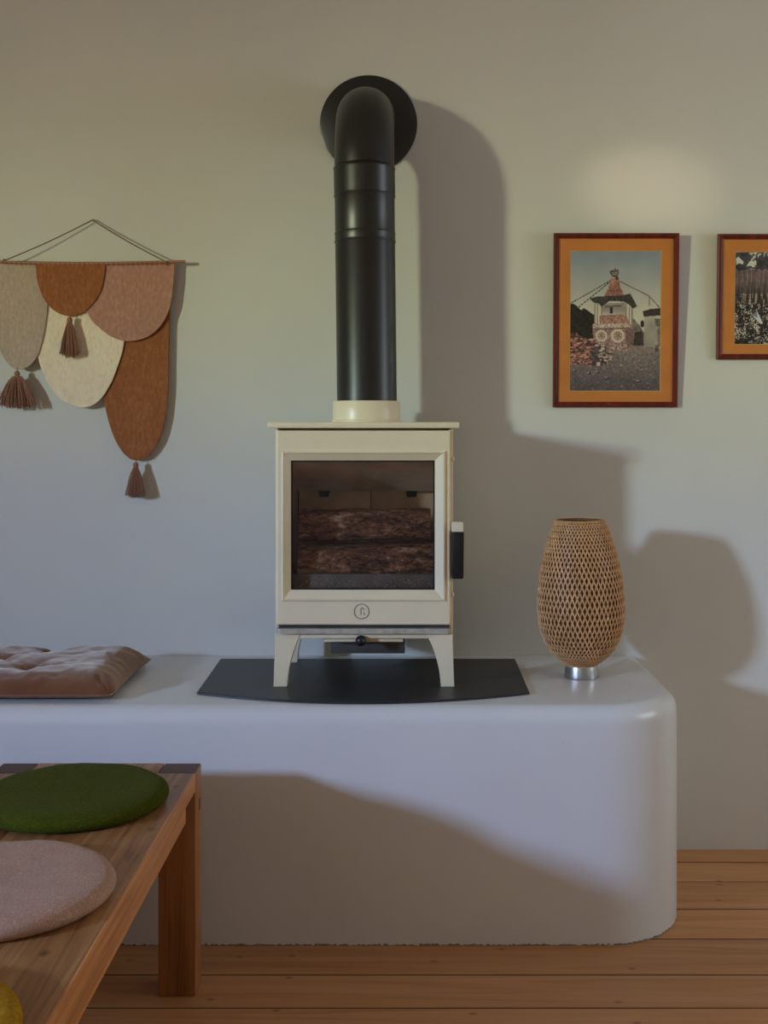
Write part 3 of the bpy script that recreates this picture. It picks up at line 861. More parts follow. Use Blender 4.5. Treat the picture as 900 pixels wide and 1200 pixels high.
def paint_stupa():
    w, h = 176, 270
    C = Canvas(55, 760, 65, 1145, w, h)
    n1 = vnoise(w, h, 40, 60, 1); n2 = vnoise(w, h, 90, 140, 2); n3 = vnoise(w, h, 10, 14, 3)
    t = np.clip((C.Y - 65) / 450, 0, 1)[..., None]
    sky = np.array([108, 124, 140]) * (1 - t) + np.array([176, 170, 152]) * t
    C.I[:] = sky * (0.97 + 0.06 * n3[..., None])
    gt = np.clip((C.Y - 780) / 360, 0, 1)[..., None]
    ground = (np.array([124, 106, 100]) * (1 - gt) + np.array([74, 64, 70]) * gt) * (0.72 + 0.35 * n2[..., None] + 0.2 * n1[..., None])
    C.I[C.Y > 790] = ground[C.Y > 790]
    tx = 0.7 + 0.6 * n2
    C.poly([(55, 472), (80, 468), (112, 490), (140, 520), (160, 502), (190, 520), (225, 545), (250, 560), (260, 745), (55, 730)], (24, 25, 18), 0.4 + 1.2 * n1)
    # flag lines
    for p, q, dsh in (((370, 290), (60, 465), 30), ((372, 294), (110, 505), 24), ((436, 295), (670, 410), 40), ((670, 410), (752, 500), 12)):
        C.line(p, q, 2.2, (96, 88, 74)); C.line(p, q, 5, (52, 46, 44), dsh)
    C.line((672, 412), (672, 482), 4, (96, 84, 70))
    # right hand buildings
    C.poly([(535, 570), (600, 640), (630, 690), (632, 800), (540, 800)], (104, 92, 78), tx)
    C.poly([(560, 690), (620, 680), (632, 792), (548, 792)], (52, 42, 40), tx)
    C.poly([(630, 556), (760, 556), (760, 812), (632, 800)], (150, 140, 124), 0.85 + 0.3 * n3)
    C.poly([(620, 528), (680, 510), (760, 503), (760, 560), (630, 570)], (46, 38, 32), tx)
    C.circ(618, 626, 15, (34, 28, 26), 28)
    C.poly([(712, 585), (760, 585), (760, 640), (722, 640)], (92, 78, 68), tx)
    C.poly([(735, 640), (760, 640), (760, 800), (738, 800)], (112, 98, 86), tx)
    # shrine body
    C.poly([(228, 628), (520, 618), (548, 660), (548, 800), (500, 836), (240, 800)], (138, 100, 92), tx)
    C.poly([(490, 640), (548, 668), (548, 800), (492, 822)], (106, 76, 72), tx)
    C.poly([(236, 626), (518, 620), (518, 652), (236, 660)], (170, 142, 130), tx)
    C.line((240, 664), (515, 658), 4, (96, 66, 62))
    C.poly([(385, 790), (500, 782), (500, 836), (385, 832)], (150, 118, 108), 0.5 + 0.9 * n2)
    for x in (300, 428):
        r = 46 if x < 350 else 54
        C.poly([(x + r * 1.05 * math.cos(PI / 8 + q * PI / 4), 718 + r * 1.05 * math.sin(PI / 8 + q * PI / 4)) for q in range(8)], (184, 162, 148))
        C.circ(x, 718, r * 0.62, (116, 70, 66)); C.circ(x, 718, r * 0.50, (176, 150, 138))
        for q in range(5):
            C.circ(x + r * .28 * math.cos(q * 1.257 + .3), 718 + r * .28 * math.sin(q * 1.257 + .3), r * .14, (118, 66, 62))
        C.circ(x, 718, r * .12, (118, 66, 62))
    # drum and band
    C.poly([(304, 468), (482, 462), (494, 560), (298, 566)], (150, 136, 128), 0.8 + 0.4 * n3)
    C.poly([(284, 560), (492, 552), (516, 620), (286, 626)], (150, 98, 82), tx)
    C.poly([(364, 496), (386, 496), (386, 546), (364, 546)], (44, 32, 30))
    C.line((330, 492), (450, 486), 6, (86, 70, 62))
    # spire
    C.poly([(318, 412), (350, 350), (374, 272), (432, 270), (446, 340), (478, 404)], (146, 88, 72), tx)
    for q in range(6):
        C.line((352 + q * 16, 412), (372 + q * 10, 350), 2.2, (92, 52, 46))
    C.line((345, 372), (460, 366), 3, (98, 58, 50))
    C.poly([(358, 218), (380, 210), (432, 206), (432, 236), (416, 266), (384, 262), (366, 242)], (74, 62, 54), tx)
    C.poly([(376, 226), (424, 220), (420, 246), (384, 250)], (120, 104, 88))
    C.line((402, 196), (402, 216), 4, (62, 52, 46))
    C.poly([(406, 262), (428, 258), (428, 285), (412, 285)], (56, 40, 38))
    # roof and posts
    for x, ya, yb in ((268, 436, 628), (248, 470, 626), (492, 436, 600), (516, 500, 612), (538, 500, 640), (300, 486, 560)):
        C.line((x, ya), (x, yb), 5, (134, 108, 94))
    C.poly([(205, 428), (262, 414), (470, 404), (520, 390), (540, 420), (576, 490), (544, 506), (500, 466), (470, 452), (360, 448), (300, 492), (272, 466), (240, 462)], (50, 47, 43), 0.75 + 0.5 * n1)
    # stone heap
    heap = [(55, 700), (108, 694), (122, 716), (180, 738), (268, 758), (330, 800), (386, 846), (392, 905), (330, 944), (220, 958), (160, 940), (55, 944)]
    hm = C.mask(heap)
    rs = np.random.RandomState(5)
    C.I[hm] = (64, 40, 38)
    for _ in range(330):
        x, y = rs.uniform(55, 392), rs.uniform(694, 955)
        keep = C.I.copy()
        base = np.array([188, 116, 98]) if x < 260 else np.array([176, 150, 136])
        if 225 < x < 275 and y > 810: base = np.array([88, 76, 92])
        C.circ(x, y, rs.uniform(6, 17), base * rs.uniform(0.55, 1.1), rs.uniform(4, 8))
        C.I[~hm] = keep[~hm]
    for _ in range(110):
        x, y = rs.uniform(60, 750), 840 + 300 * rs.rand()
        if not (x < 400 and y < 950):
            C.circ(x, y, rs.uniform(3, 10), np.array([126, 112, 108]) * rs.uniform(0.4, 1.3), rs.uniform(2, 5))
    for x, y, r in ((590, 1070, 22), (345, 1045, 16), (205, 1008, 14), (270, 1000, 14), (95, 990, 12)):
        C.circ(x, y, r, (48, 40, 42), 10); C.circ(x - 6, y - 5, r * .7, (150, 138, 132), 5)
    C.I[(C.X > 718) & (C.X < 748) & (C.Y > 790) & (C.Y < 840)] *= 0.6
    gy = C.I.mean(axis=2, keepdims=True)
    return C.I * 0.72 + gy * 0.28

def paint_forest():
    w, h = 405, 264
    C = Canvas(195, 195 + 1210, 245, 1005, w, h)
    n1 = vnoise(w, h, 60, 18, 11); n2 = vnoise(w, h, 190, 130, 12); n3 = vnoise(w, h, 16, 10, 13); n4 = vnoise(w, h, 210, 6, 14)
    n5 = vnoise(w, h, 90, 70, 15); n6 = vnoise(w, h, 40, 7, 16)
    X, Y = C.X, C.Y
    base = np.array([70, 68, 78])[None, None, :] * (0.35 + 0.9 * (n3 * 0.5 + n5 * 0.5))[..., None]
    C.I[:] = base
    # snow patches on the far slope
    snow = (Y < 385) & ((n5 * 0.6 + n3 * 0.6 + 0.15 * n2) > 0.97)
    C.I[snow] = (192, 180, 160)
    C.poly([(200, 300), (222, 280), (240, 300), (268, 322), (262, 346), (225, 336), (205, 350)], (196, 186, 164))
    C.poly([(292, 362), (318, 322), (340, 308), (352, 322), (378, 312), (382, 350), (340, 356)], (196, 184, 160))
    mid = (Y > 375 + 30 * n6) & (Y < 600)
    haze = np.array([116, 98, 98])[None, None, :] * (0.45 + 0.75 * n4 * (0.5 + 0.5 * n5) + 0.2 * n3)[..., None]
    haze = haze * (1 - 0.35 * np.clip((Y - 480) / 90, 0, 1))[..., None]
    C.I[mid] = haze[mid]
    tr = (Y >= 580 + 14 * n2) & (Y < 690)
    trunk = np.where((n4 * 0.8 + 0.2 * n2 > 0.60)[..., None], np.array([140, 124, 108])[None, None, :], np.array([38, 34, 38])[None, None, :] * (0.6 + 0.8 * n5[..., None]))
    C.I[tr] = trunk[tr]
    lo = Y >= 655 + 30 * n5
    v = n2 * 0.62 + n5 * 0.30 + n6 * 0.34 + 0.06 * np.sin(Y / 9 + 6 * n3)
    fol = np.clip((v - 0.66) * 5.0, 0, 1)[..., None]
    fol = np.array([20, 18, 18])[None, None, :] * (1 - fol) + np.array([172, 164, 154])[None, None, :] * fol
    C.I[lo] = fol[lo]
    C.poly([(345, 762), (390, 728), (446, 832), (428, 838)], (176, 178, 184))
    C.poly([(345, 762), (388, 730), (398, 788)], (104, 106, 118))
    return C.I

def print_mesh(name, I, x0, x1, z0, z1, y, mat_name, parent, mtx):
    h, w = I.shape[:2]
    xs = np.linspace(x0, x1, w); zs = np.linspace(z1, z0, h)
    X, Z = np.meshgrid(xs, zs)
    co = np.stack([X.ravel(), np.full(X.size, y), Z.ravel()], 1)
    idx = np.arange(w * h).reshape(h, w)
    quads = np.stack([idx[1:, :-1], idx[1:, 1:], idx[:-1, 1:], idx[:-1, :-1]], -1).reshape(-1, 4)
    me = bpy.data.meshes.new(name)
    me.vertices.add(len(co)); me.vertices.foreach_set('co', co.ravel())
    me.loops.add(quads.size); me.loops.foreach_set('vertex_index', quads.ravel().astype(np.int32))
    me.polygons.add(len(quads)); me.polygons.foreach_set('loop_start', np.arange(0, quads.size, 4, dtype=np.int32))
    me.update(calc_edges=True)
    c_ = np.clip(I * 1.42 + 6, 0, 255) / 255.0
    l_ = np.where(c_ <= 0.04045, c_ / 12.92, ((c_ + 0.055) / 1.055) ** 2.4)
    at_ = me.color_attributes.new('print', 'FLOAT_COLOR', 'POINT')
    rgba = np.concatenate([l_.reshape(-1, 3), np.ones((w * h, 1))], 1)
    at_.data.foreach_set('color', rgba.ravel().astype(np.float32))
    m = MatB(mat_name)
    an = m.n('ShaderNodeAttribute'); an.attribute_name = 'print'
    v = m.coords(rand=False)
    gr = m.ramp(m.noise(v, 600, 2), [(0.3, (0.93, 0.93, 0.93)), (0.7, (1.05, 1.05, 1.05))])
    m.color(m.mix(1.0, an.outputs['Color'], gr, 'MULTIPLY'))
    m.set(Roughness=0.6)
    me.materials.append(m.m)
    o = bpy.data.objects.new(name, me); COL.objects.link(o); o.parent = parent
    return o

def build_picture(label, x_left, z_bot, W_, H_, photo, img, print_name):
    """upright frame leaning forward from the wall at its top edge"""
    Pt = empty('framed_picture', (x_left + W_ / 2, -0.0015, z_bot))
    tag(Pt, label, 'picture', 'framed photographs on the wall')
    lean = math.asin(0.020 / 0.468)
    fw, th = 0.0145, 0.0135
    def bar(x0, x1, z0, z1, axis):
        # moulding: outer step, rounded ridge, inner lip; mitred
        bm = bmesh.new()
        prof = [(0, 0), (0, -th * .75), (.25, -th), (.55, -th), (.72, -th * .78), (1, -th * .7), (1, 0)]
        if axis == 'x':
            s_ = 1 if z0 == 0 else -1
            zz0 = 0 if s_ > 0 else H_
            r0 = [(-W_ / 2 + u * fw, y, zz0 + s_ * u * fw) for u, y in prof]; r1 = [(W_ / 2 - u * fw, y, zz0 + s_ * u * fw) for u, y in prof]
        else:
            s_ = 1 if x0 < 0 else -1
            xx = -W_ / 2 if s_ > 0 else W_ / 2
            r0 = [(xx + s_ * u * fw, y, u * fw) for u, y in prof]; r1 = [(xx + s_ * u * fw, y, H_ - u * fw) for u, y in prof]
        add_rings(bm, [r0, r1])
        return link_mesh('frame_bar', bm, M['frame_wood'], Pt)
    bar(0, 0, 0, 0, 'x'); bar(0, 0, 1, 0, 'x'); bar(-1, 0, 0, 0, 'z'); bar(1, 0, 0, 0, 'z')
    # mat board with window
    px0, px1, pz0, pz1 = photo
    bm = bmesh.new(); b_ = 0.002
    ym = -0.0065
    add_rings(bm, [rect_ring(-W_ / 2 + fw * .9, W_ / 2 - fw * .9, fw * .9, H_ - fw * .9, ym), rect_ring(px0 - b_, px1 + b_, pz0 - b_, pz1 + b_, ym)], True, False, False)
    link_mesh('mat_board', bm, M['mat_board'], Pt)
    bm = bmesh.new()
    add_rings(bm, [rect_ring(px0 - b_, px1 + b_, pz0 - b_, pz1 + b_, ym), rect_ring(px0, px1, pz0, pz1, ym + 0.0016)], True, False, False)
    link_mesh('mat_bevel', bm, M['mat_edge'], Pt)
    print_mesh('photo_print', img, px0, px1, pz0, pz1, ym + 0.0016, print_name, Pt, None)
    box('backing_board', M['subfloor'], Pt, -W_ / 2 + fw * .8, W_ / 2 - fw * .8, -0.0045, -0.0005, fw * .8, H_ - fw * .8)
    box('glass_pane', M['picture_glass'], Pt, -W_ / 2 + fw * .85, W_ / 2 - fw * .85, -0.0088, -0.0076, fw * .85, H_ - fw * .85)
    Pt.rotation_euler = (lean, 0, 0)
    return Pt
PW, PH = 0.3386, 0.470
u1 = PW / 147.0
# local coordinates: x from frame centre, z from frame bottom
build_picture('orange-matted photograph of a roofed stone shrine in a mahogany frame', 0.4125, 1.2047, PW, PH,
              (-PW / 2 + 20.2 * u1, -PW / 2 + 126 * u1, PH - 184.5 * u1, PH - 21.3 * u1), paint_stupa(), 'shrine_print')
build_picture('orange-matted black and white forest photograph cut by the right photo edge', 0.857, 1.3346, PH, PW,
              (-PH / 2 + 21.5 * u1, PH / 2 - 21.5 * u1, PW - 129.0 * u1, PW - 21.3 * u1), paint_forest(), 'forest_print')

# ------------------------------------------------------------------ felt wall hanging
def build_hanging():
    Y = -0.030
    Hg = empty('felt_wall_hanging', (WX(101, Y), Y, WZ(307, Y)))
    tag(Hg, 'wall hanging of overlapping rounded felt pieces with tassels on a dowel', 'wall hanging')
    O = Hg.location
    def fin(bm, name, mat, parent=Hg, smooth=False, angle=50):
        bmesh.ops.translate(bm, vec=-O, verts=bm.verts)
        return link_mesh(name, bm, M[mat], parent, smooth=smooth, angle=angle)
    # dowel sags a touch in the middle
    bm = bmesh.new()
    pts = []
    for k in range(25):
        t = k / 24; x = -15 + (217 + 15) * t
        pts.append((WX(x, Y), Y, WZ(306.6 + 2.0 * math.sin(PI * t), Y)))
    add_tube(bm, pts, 0.0042, 12)
    fin(bm, 'dowel', 'dowel', smooth=True)
    bm = bmesh.new(); hp = []
    turns = 34
    for k in range(turns * 10 + 1):
        t = k / (turns * 10); x = 3 + 193 * t
        q = (x + 15) / 232
        a_ = 2 * PI * turns * t
        hp.append((WX(x, Y), Y + 0.0056 * math.cos(a_), WZ(307.0 + 2.0 * math.sin(PI * q), Y) + 0.0056 * math.sin(a_)))
    add_tube(bm, hp, 0.0011, 5)
    fin(bm, 'lacing', 'stitch', smooth=True)
    bm = bmesh.new()
    c0 = (WX(5, Y), Y - .005, WZ(306, Y)); c1 = (WX(197, Y), Y - .005, WZ(308, Y)); ap = (WX(108.5, -.01), -0.012, WZ(258, -.01))
    for c_ in (c0, c1):
        p = Vector(c_); q = Vector(ap)
        add_tube(bm, [p.lerp(q, k / 8) + Vector((0, 0, -0.004 * math.sin(PI * k / 8))) for k in range(9)], 0.0016, 6)
        add_tube(bm, [(p.x + .0018 * math.cos(i), Y + .0065 * math.cos(i * 1.05), p.z - 0.001 + .0065 * math.sin(i * 1.05)) for i in range(13)], 0.0014, 5)
    fin(bm, 'hanging_cord', 'cord', smooth=True)
    bm = bmesh.new(); add_tube(bm, [(WX(108.5, 0), 0.003, WZ(257.5, 0)), (WX(108.5, -.018), -0.016, WZ(257.2, -.018))], 0.0016, 8)
    fin(bm, 'nail', 'nail', smooth=True)
    pieces = [
        ('f_rust', -0.016, [(121, 309), (119, 380), (119.5, 430), (121.5, 463.5), (127.5, 493.5), (136.5, 517.5), (147, 533), (159, 539.4), (172.5, 535.5), (185, 520), (193, 496), (197.2, 462), (198, 420), (199.5, 363), (200, 309)]),
        ('f_cream', -0.0205, [(46, 309), (44, 360), (43, 400), (45.5, 420), (51, 437), (60, 454.5), (75, 470), (96, 477.6), (114, 472), (128.5, 453), (139.5, 426), (146, 400), (149, 350), (149, 309)]),
        ('f_pink', -0.025, [(98, 309), (98.5, 340), (104, 369), (117, 384.5), (134, 396), (153, 400), (174, 394.5), (190, 380), (199.5, 360), (203.5, 334), (205, 309)]),
        ('f_beige', -0.0250, [(-6, 309), (-6, 350), (-4, 390), (1, 411), (9, 425), (20, 433), (33, 430), (44.5, 417), (51, 396), (55.5, 369), (57, 340), (56, 309)]),
        ('f_rust', -0.0295, [(42, 309), (44, 328), (50, 347), (61, 361.5), (75, 369.5), (90, 370), (104, 361.5), (116, 346), (122, 328), (124, 309)])]
    for i, (mt, y, pl) in enumerate(pieces):
        out = [(p.x, p.y) for p in catmull([(a_, b_, 0) for a_, b_ in pl], 7)]
        P2 = [Vector((WX(a_, y), WZ(b_, y))) for a_, b_ in out]
        n = len(P2); th = 0.0034
        cen = sum(P2, Vector((0, 0))) / n
        def ring(inset, yy):
            r = []
            for k in range(n):
                a_ = P2[k - 1]; b_ = P2[(k + 1) % n]
                t = (b_ - a_).normalized(); nr = Vector((-t.y, t.x))
                if (cen - P2[k]).dot(nr) < 0: nr = -nr
                jx = 0.0006 * mnoise.noise(Vector((P2[k].x * 60, P2[k].y * 60, i)))
                p = P2[k] + nr * (inset + jx)
                r.append((p.x, yy - 0.004 * ((WZ(309, y) - p.y) / 0.5) * (1 if i != 0 else .3), p.y))
            return r
        bm = bmesh.new()
        add_rings(bm, [ring(0.0008, y), ring(0, y - th * .3), ring(0, y - th * .7), ring(0.001, y - th)])
        fp = fin(bm, 'felt_piece', mt)
        fp['label'] = ('long rust brown felt tongue', 'cream felt oval', 'dusty rose felt half round', 'oatmeal grey felt tongue', 'small rust brown felt half round')[i]
    # tassels
    def tassel(px, py_top, py_bot, half, y, seed):
        rs = random.Random(seed)
        u = (CAM_D + y) / F_PX
        x = WX(px, y); zt = WZ(py_top, y); zb = WZ(py_bot, y)
        r = 3.4 * u
        bm = bmesh.new()
        bmesh.ops.create_uvsphere(bm, u_segments=14, v_segments=10, radius=r)
        for v in bm.verts: v.co.z *= 1.15; v.co.y *= .9
        bmesh.ops.translate(bm, vec=(x, y, zt - 1.2 * r), verts=bm.verts)
        head = fin(bm, 'tassel_head', 'tassel', smooth=True)
        bm = bmesh.new(); add_tube(bm, [(x, y + .002, zt + 3 * u), (x, y, zt - r)], 0.0011, 6)
        fin(bm, 'tassel_loop', 'cord', smooth=True)
        bm = bmesh.new()
        zn = zt - 2.0 * r
        bmesh.ops.create_uvsphere(bm, u_segments=14, v_segments=8, radius=r * .85)
        for v in bm.verts: v.co.z *= .45
        bmesh.ops.translate(bm, vec=(x, y, zn), verts=bm.verts)
        for s_ in range(150):
            a_ = rs.uniform(0, 2 * PI); q = math.sqrt(rs.random())
            ex, ey = q * math.cos(a_) * half * u, q * math.sin(a_) * min(half * u * .5, 0.016)
            ln = (zn - zb) * rs.uniform(.90, 1.02) * (1 - 0.10 * q * q)
            pts = []
            for k in range(6):
                t = k / 5
                sp = 0.22 + 0.78 * t ** 0.75
                pts.append((x + ex * sp + rs.uniform(-.0006, .0006), y + ey * sp, zn - ln * t))
            add_tube(bm, pts, 0.0011, 4)
        o = fin(bm, 'tassel_fringe', 'tassel'); o['kind'] = 'stuff'
    tassel(20, 434, 479, 24, -0.034, 1)
    tassel(81.5, 371, 419.5, 12, -0.044, 2)
    tassel(159, 541, 584, 12.5, -0.030, 3)
build_hanging()

# ------------------------------------------------------------------ velvet cushion on the plaster bench
def build_cushion():
    x0, x1, y0, y1 = -1.95, -0.655, -0.540, -0.135
    hz = 0.066
    C0 = empty('velvet_cushion', (x1, y0, BT))
    tag(C0, 'tufted rust velvet cushion lying on the plaster bench', 'cushion')
    nx, ny = 200, 80
    tufts = [(-0.885, -0.405), (-0.885, -0.20), (-1.0, -0.30), (-1.115, -0.405), (-1.115, -0.20), (-1.23, -0.30), (-1.345, -0.405), (-1.345, -0.2), (-1.46, -.3), (-1.575, -.405), (-1.575, -.2), (-1.69, -.3)]
    bm = bmesh.new()
    def pt(u, v, top):
        # pinched pillow outline with pointed corners
        x = x0 + (x1 - x0) * u; y = y0 + (y1 - y0) * v
        ed = min(x1 - x, x - x0); fd = min(y - y0, y1 - y)
        bow = 0.008 * math.sin(PI * v); x_ = x - bow * (1 if u > .5 else -1) * max(0, 1 - ed / .2)
        q = lambda d, w_: math.sqrt(max(0, 1 - (1 - min(1, d / w_)) ** 2))
        h_ = hz * q(ed, 0.085) * q(fd, 0.075)
        h_ *= 1 + 0.06 * mnoise.noise(Vector((x * 7, y * 9, 0)))
        cr = 0
        for tx, ty in tufts:
            dx, dy = x - tx, y - ty; r = math.hypot(dx, dy)
            cr += 0.030 * math.exp(-(r / 0.022) ** 2) + 0.012 * math.exp(-(r / 0.07) ** 2)
            if r < 0.13:
                an = math.atan2(dy, dx)
                cr += 0.0065 * math.exp(-((r - .03) / .055) ** 2) * (0.5 + 0.5 * math.cos(5 * an + tx * 37 + ty * 11)) ** 3
        e2 = min(ed, fd)
        wr = 0.0022 * math.exp(-((e2 - 0.028) / 0.022) ** 2) * math.sin((x if fd < ed else y) * 130 + 3 * mnoise.noise(Vector((x * 8, y * 8, 3)))) * (0.5 + mnoise.noise(Vector((x * 6, y * 6, 9))))
        sw = abs(mnoise.noise(Vector((x * 16 + y * 9, y * 22 - x * 5, 2.2)))) * 0.009 + abs(mnoise.noise(Vector((x * 34, y * 40, 6.2)))) * 0.003
        cr += sw * min(1, e2 / 0.03)
        # rounded corner at the front right, lifted soft corner at the back right
        kx, ky = max(0, x - (x1 - 0.05)), max(0, (y0 + 0.05) - y)
        if kx > 0 and ky > 0:
            rr = math.hypot(kx, ky); f_ = max(kx, ky) / rr
            x_ -= kx * (1 - f_); y += ky * (1 - f_)
        return x_, y, h_, cr, wr
    for side in (1, 0):
        grid = []
        for i in range(nx + 1):
            row = []
            for j in range(ny + 1):
                u = i / nx; v = j / ny
                u = 1 - (1 - u) ** 1.5
                v = 0.5 - 0.5 * math.cos(PI * v) if True else v
                x, y, h_, cr, wr = pt(u, v, side)
                z = BT + 0.016 + (max(0.004, 1 * h_ - cr) * 0.78 + wr if side else -0.2 * h_)
                if not side: z = max(BT + 0.0008, z)
                if side and (i in (0, nx) or j in (0, ny)): z = BT + 0.016
                row.append(bm.verts.new((x - x1, y - y0, z - BT)))
            grid.append(row)
        for i in range(nx):
            for j in range(ny):
                fc = (grid[i][j], grid[i + 1][j], grid[i + 1][j + 1], grid[i][j + 1])
                bm.faces.new(fc if side else fc[::-1])
    bmesh.ops.remove_doubles(bm, verts=bm.verts, dist=1e-5)
    link_mesh('cover', bm, M['velvet'], C0, smooth=True)
    # piping seam
    bm = bmesh.new(); n = 40; pts = []
    for k in range(n + 1): pts.append(Vector((x0 + (x1 - x0) * k / n, y0 - 0.001, BT + 0.0155)))
    for k in range(1, 13):
        v = k / 12; pts.append(Vector((x1 - .008 * math.sin(PI * v), y0 + (y1 - y0) * v, BT + 0.0155)))
    for k in range(1, n + 1): pts.append(Vector((x1 + (x0 - x1) * k / n, y1 + 0.001, BT + 0.0155)))
    add_tube(bm, [(p.x - x1, p.y - y0, p.z - BT) for p in pts], 0.0024, 6)
    link_mesh('piping', bm, M['velvet'], C0, smooth=True)
    for tx, ty in tufts:
        bm = bmesh.new()
        bmesh.ops.create_uvsphere(bm, u_segments=10, v_segments=6, radius=0.006)
        for v in bm.verts: v.co.z *= 0.5
        h_ = pt((tx - x0) / (x1 - x0), (ty - y0) / (y1 - y0), 1)
        link_mesh('tuft_button', bm, M['velvet'], C0, smooth=True, loc=(tx - x1, ty - y0, 0.016 + max(0.004, h_[2] - h_[3]) * 0.78 + 0.001))
build_cushion()

# ------------------------------------------------------------------ oak seat bench and its felt pads
def build_oak_bench():
    xr, xl = -0.4168, -0.830
    y_end = -0.751; zt = 0.4525; lw, ld = 0.0755, 0.070
    y_near = -2.45
    Bn = empty('oak_bench', ((xr + xl) / 2, y_end, 0))
    tag(Bn, 'low oak bench with flush corner legs in the front left corner', 'bench')
    O = Vector(Bn.location)
    def pb(name, mat, x0, x1, y0, y1, z0, z1, bevel=0.0015, parent=Bn):
        cx_, cy_, cz_ = (x0 + x1) / 2, (y0 + y1) / 2, (z0 + z1) / 2
        bm = bmesh.new(); add_box(bm, x0 - cx_, x1 - cx_, y0 - cy_, y1 - cy_, z0 - cz_, z1 - cz_, bevel)
        o = link_mesh(name, bm, M[mat], parent, smooth=True, angle=40)
        o.location = Vector((cx_, cy_, cz_)) - (O if parent is Bn else Vector((0, 0, 0)))
        return o
    g_ = 0.0012
    for xa in (xl, xr - lw):
        for ya in (y_end - ld, y_near):
            lg = pb('leg', 'oak_leg', xa, xa + lw, ya, ya + ld, 0.0005, zt - 0.0012, 0.002)
            cap_ = bpy.data.objects
            bm = bmesh.new(); add_box(bm, -lw / 2 + .0018, lw / 2 - .0018, -ld / 2 + .0018, ld / 2 - .0018, -0.001, 0.0006)
            c_ = link_mesh('end_grain', bm, M['oak_end'], lg)
            c_.location = (0, 0, (zt - 0.0017) / 2 + 0.0003)
            # peg in the outer face
            bm = bmesh.new(); add_box(bm, -0.0008, 0.0008, -0.005, 0.005, -0.011, 0.011)
            sx_ = 1 if xa > -0.6 else -1
            p_ = link_mesh('joint_slot', bm, M['oak_end'], lg)
            p_.location = (sx_ * (lw / 2), 0.012, 0.375 - (zt - 0.0012) / 2)
    # end rails between the legs, seat boards between the ends
    for ya in (y_end - ld, y_near):
        pb('end_rail', 'oak_top', xl + lw + g_, xr - lw - g_, ya, ya + ld, zt - 0.045, zt)
    nb = 3
    xs = [xl + 0.004, xl + 0.148, xl + 0.29, xr - 0.004]
    for xa, xb in ((xr - 0.004, xr), (xl, xl + 0.004)):
        pb('lit_edge_strip', 'oak_lit_side', xa, xb, y_near + ld + g_, y_end - ld - g_, zt - 0.037, zt, 0.0006)  # strips added to carry the bright window-lit oak colour along the edges
    for xa, xb in zip(xs[:-1], xs[1:]):
        pb('seat_board', 'oak_top', xa + g_ * .12, xb - g_ * .12, y_near + ld + g_, y_end - ld - g_, zt - 0.037, zt, 0.0008)
    for xa, xb in ((xr - 0.030, xr - 0.0004), (xl + 0.0004, xl + 0.030)):
        pb('side_rail', 'oak_lit_side', xa, xb, y_near + ld + 0.10, y_end - ld - 0.103, 0.3865, zt - 0.0372, 0.001)
    return Bn
build_oak_bench()

# unseen chest added left of the frame to block window light under the seat
def build_shade_chest():
    x0, x1, y0, y1, z1 = -1.55, -0.94, -3.0, -0.98, 0.53
    Ch = empty('added_shade_chest', ((x0 + x1) / 2, (y0 + y1) / 2, 0))
    tag(Ch, 'unseen oak chest added to block light under the oak bench', 'chest')
    ox, oy = (x0 + x1) / 2, (y0 + y1) / 2
    box('body', M['oak_top'], Ch, x0 + .01 - ox, x1 - .01 - ox, y0 + .01 - oy, y1 - .01 - oy, 0.05, z1 - 0.031, 0.003)
    box('lid', M['oak_top'], Ch, x0 - ox, x1 - ox, y0 - oy, y1 - oy, z1 - 0.030, z1, 0.004)
    for fx in (x0 + .02, x1 - .08):
        for fy in (y0 + .02, y1 - .08):
            box('foot', M['oak_leg'], Ch, fx - ox, fx + .06 - ox, fy - oy, fy + .06 - oy, 0.0005, 0.0495, 0.002)
build_shade_chest()

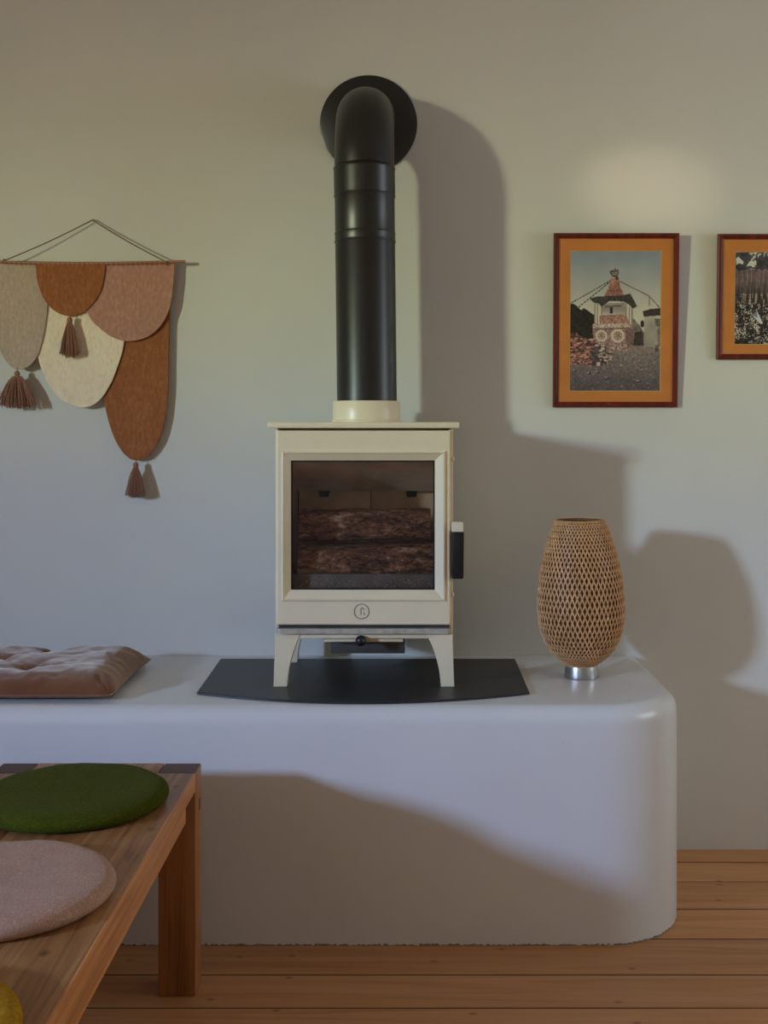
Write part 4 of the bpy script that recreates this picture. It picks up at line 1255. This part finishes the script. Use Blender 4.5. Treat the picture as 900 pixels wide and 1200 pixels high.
def build_pad(label, mat, x, y, R, H, seed):
    bm = bmesh.new(); n = 72; rings = []
    prof = [(0.90, 0.0), (0.965, 0.10), (0.995, 0.32), (1.0, 0.5), (0.985, 0.72), (0.95, 0.88), (0.90, 0.965), (0.82, 1.0), (0.65, 1.0), (0.4, 0.97), (0.15, 0.955)]
    for rr, hh in prof:
        ring = []
        for k in range(n):
            a_ = 2 * PI * k / n
            wob = 1 + 0.012 * mnoise.noise(Vector((math.cos(a_) * 1.5, math.sin(a_) * 1.5, seed)))
            zz = H * hh + (0.0025 * mnoise.noise(Vector((rr * math.cos(a_) * 3, rr * math.sin(a_) * 3, seed + 5))) if hh > .6 else 0)
            ring.append((R * rr * wob * math.cos(a_), R * rr * wob * math.sin(a_), zz))
        rings.append(ring)
    add_rings(bm, rings)
    # short wool fibres on the surface
    o = link_mesh('felt_seat_pad', bm, M[mat], smooth=True, loc=(x, y, 0.4528))
    tag(o, label, 'seat pad', 'felt seat pads on the oak bench')
    rs = random.Random(int(seed * 10))
    bm = bmesh.new()
    for _ in range(5200):
        a_ = rs.uniform(0, 2 * PI); rr = math.sqrt(rs.uniform(0.0, 1.0))
        if rs.random() < .45: rr = rs.uniform(.9, 1.0)
        if rr < .9: z = H * 0.985; nr = Vector((0, 0, 1))
        else:
            t = rs.uniform(0.1, 1.0); z = H * t
            rr = 1.0 - 0.12 * abs(t - .5) ** 2 * 4 * (1 if t > .5 else .5); nr = Vector((math.cos(a_), math.sin(a_), (t - .45) * 2)).normalized()
        p = Vector((R * rr * math.cos(a_), R * rr * math.sin(a_), max(z, 0.007)))
        d = (nr * .7 + Vector((rs.uniform(-1, 1), rs.uniform(-1, 1), rs.uniform(-.6, .6)))).normalized() * rs.uniform(.002, .0055)
        s_ = d.orthogonal().normalized() * 0.00022
        bm.faces.new([bm.verts.new(p - s_ - nr * .001), bm.verts.new(p + s_ - nr * .001), bm.verts.new(p + d)])
    me = bpy.data.meshes.new('wool_fuzz'); bm.to_mesh(me); bm.free(); me.materials.append(M[mat])
    fz = bpy.data.objects.new('wool_fuzz', me); COL.objects.link(fz); fz.parent = o; fz['kind'] = 'stuff'
    return o
build_pad('round moss green felt seat pad on the oak bench', 'p_green', -0.612, -1.012, 0.176, 0.030, 1.7)
build_pad('round pale rose felt seat pad on the oak bench', 'p_pink', -0.607, -1.445, 0.176, 0.030, 4.1)
build_pad('round mustard yellow felt seat pad at the bottom left edge', 'p_gold', -0.610, -1.880, 0.176, 0.030, 8.3)
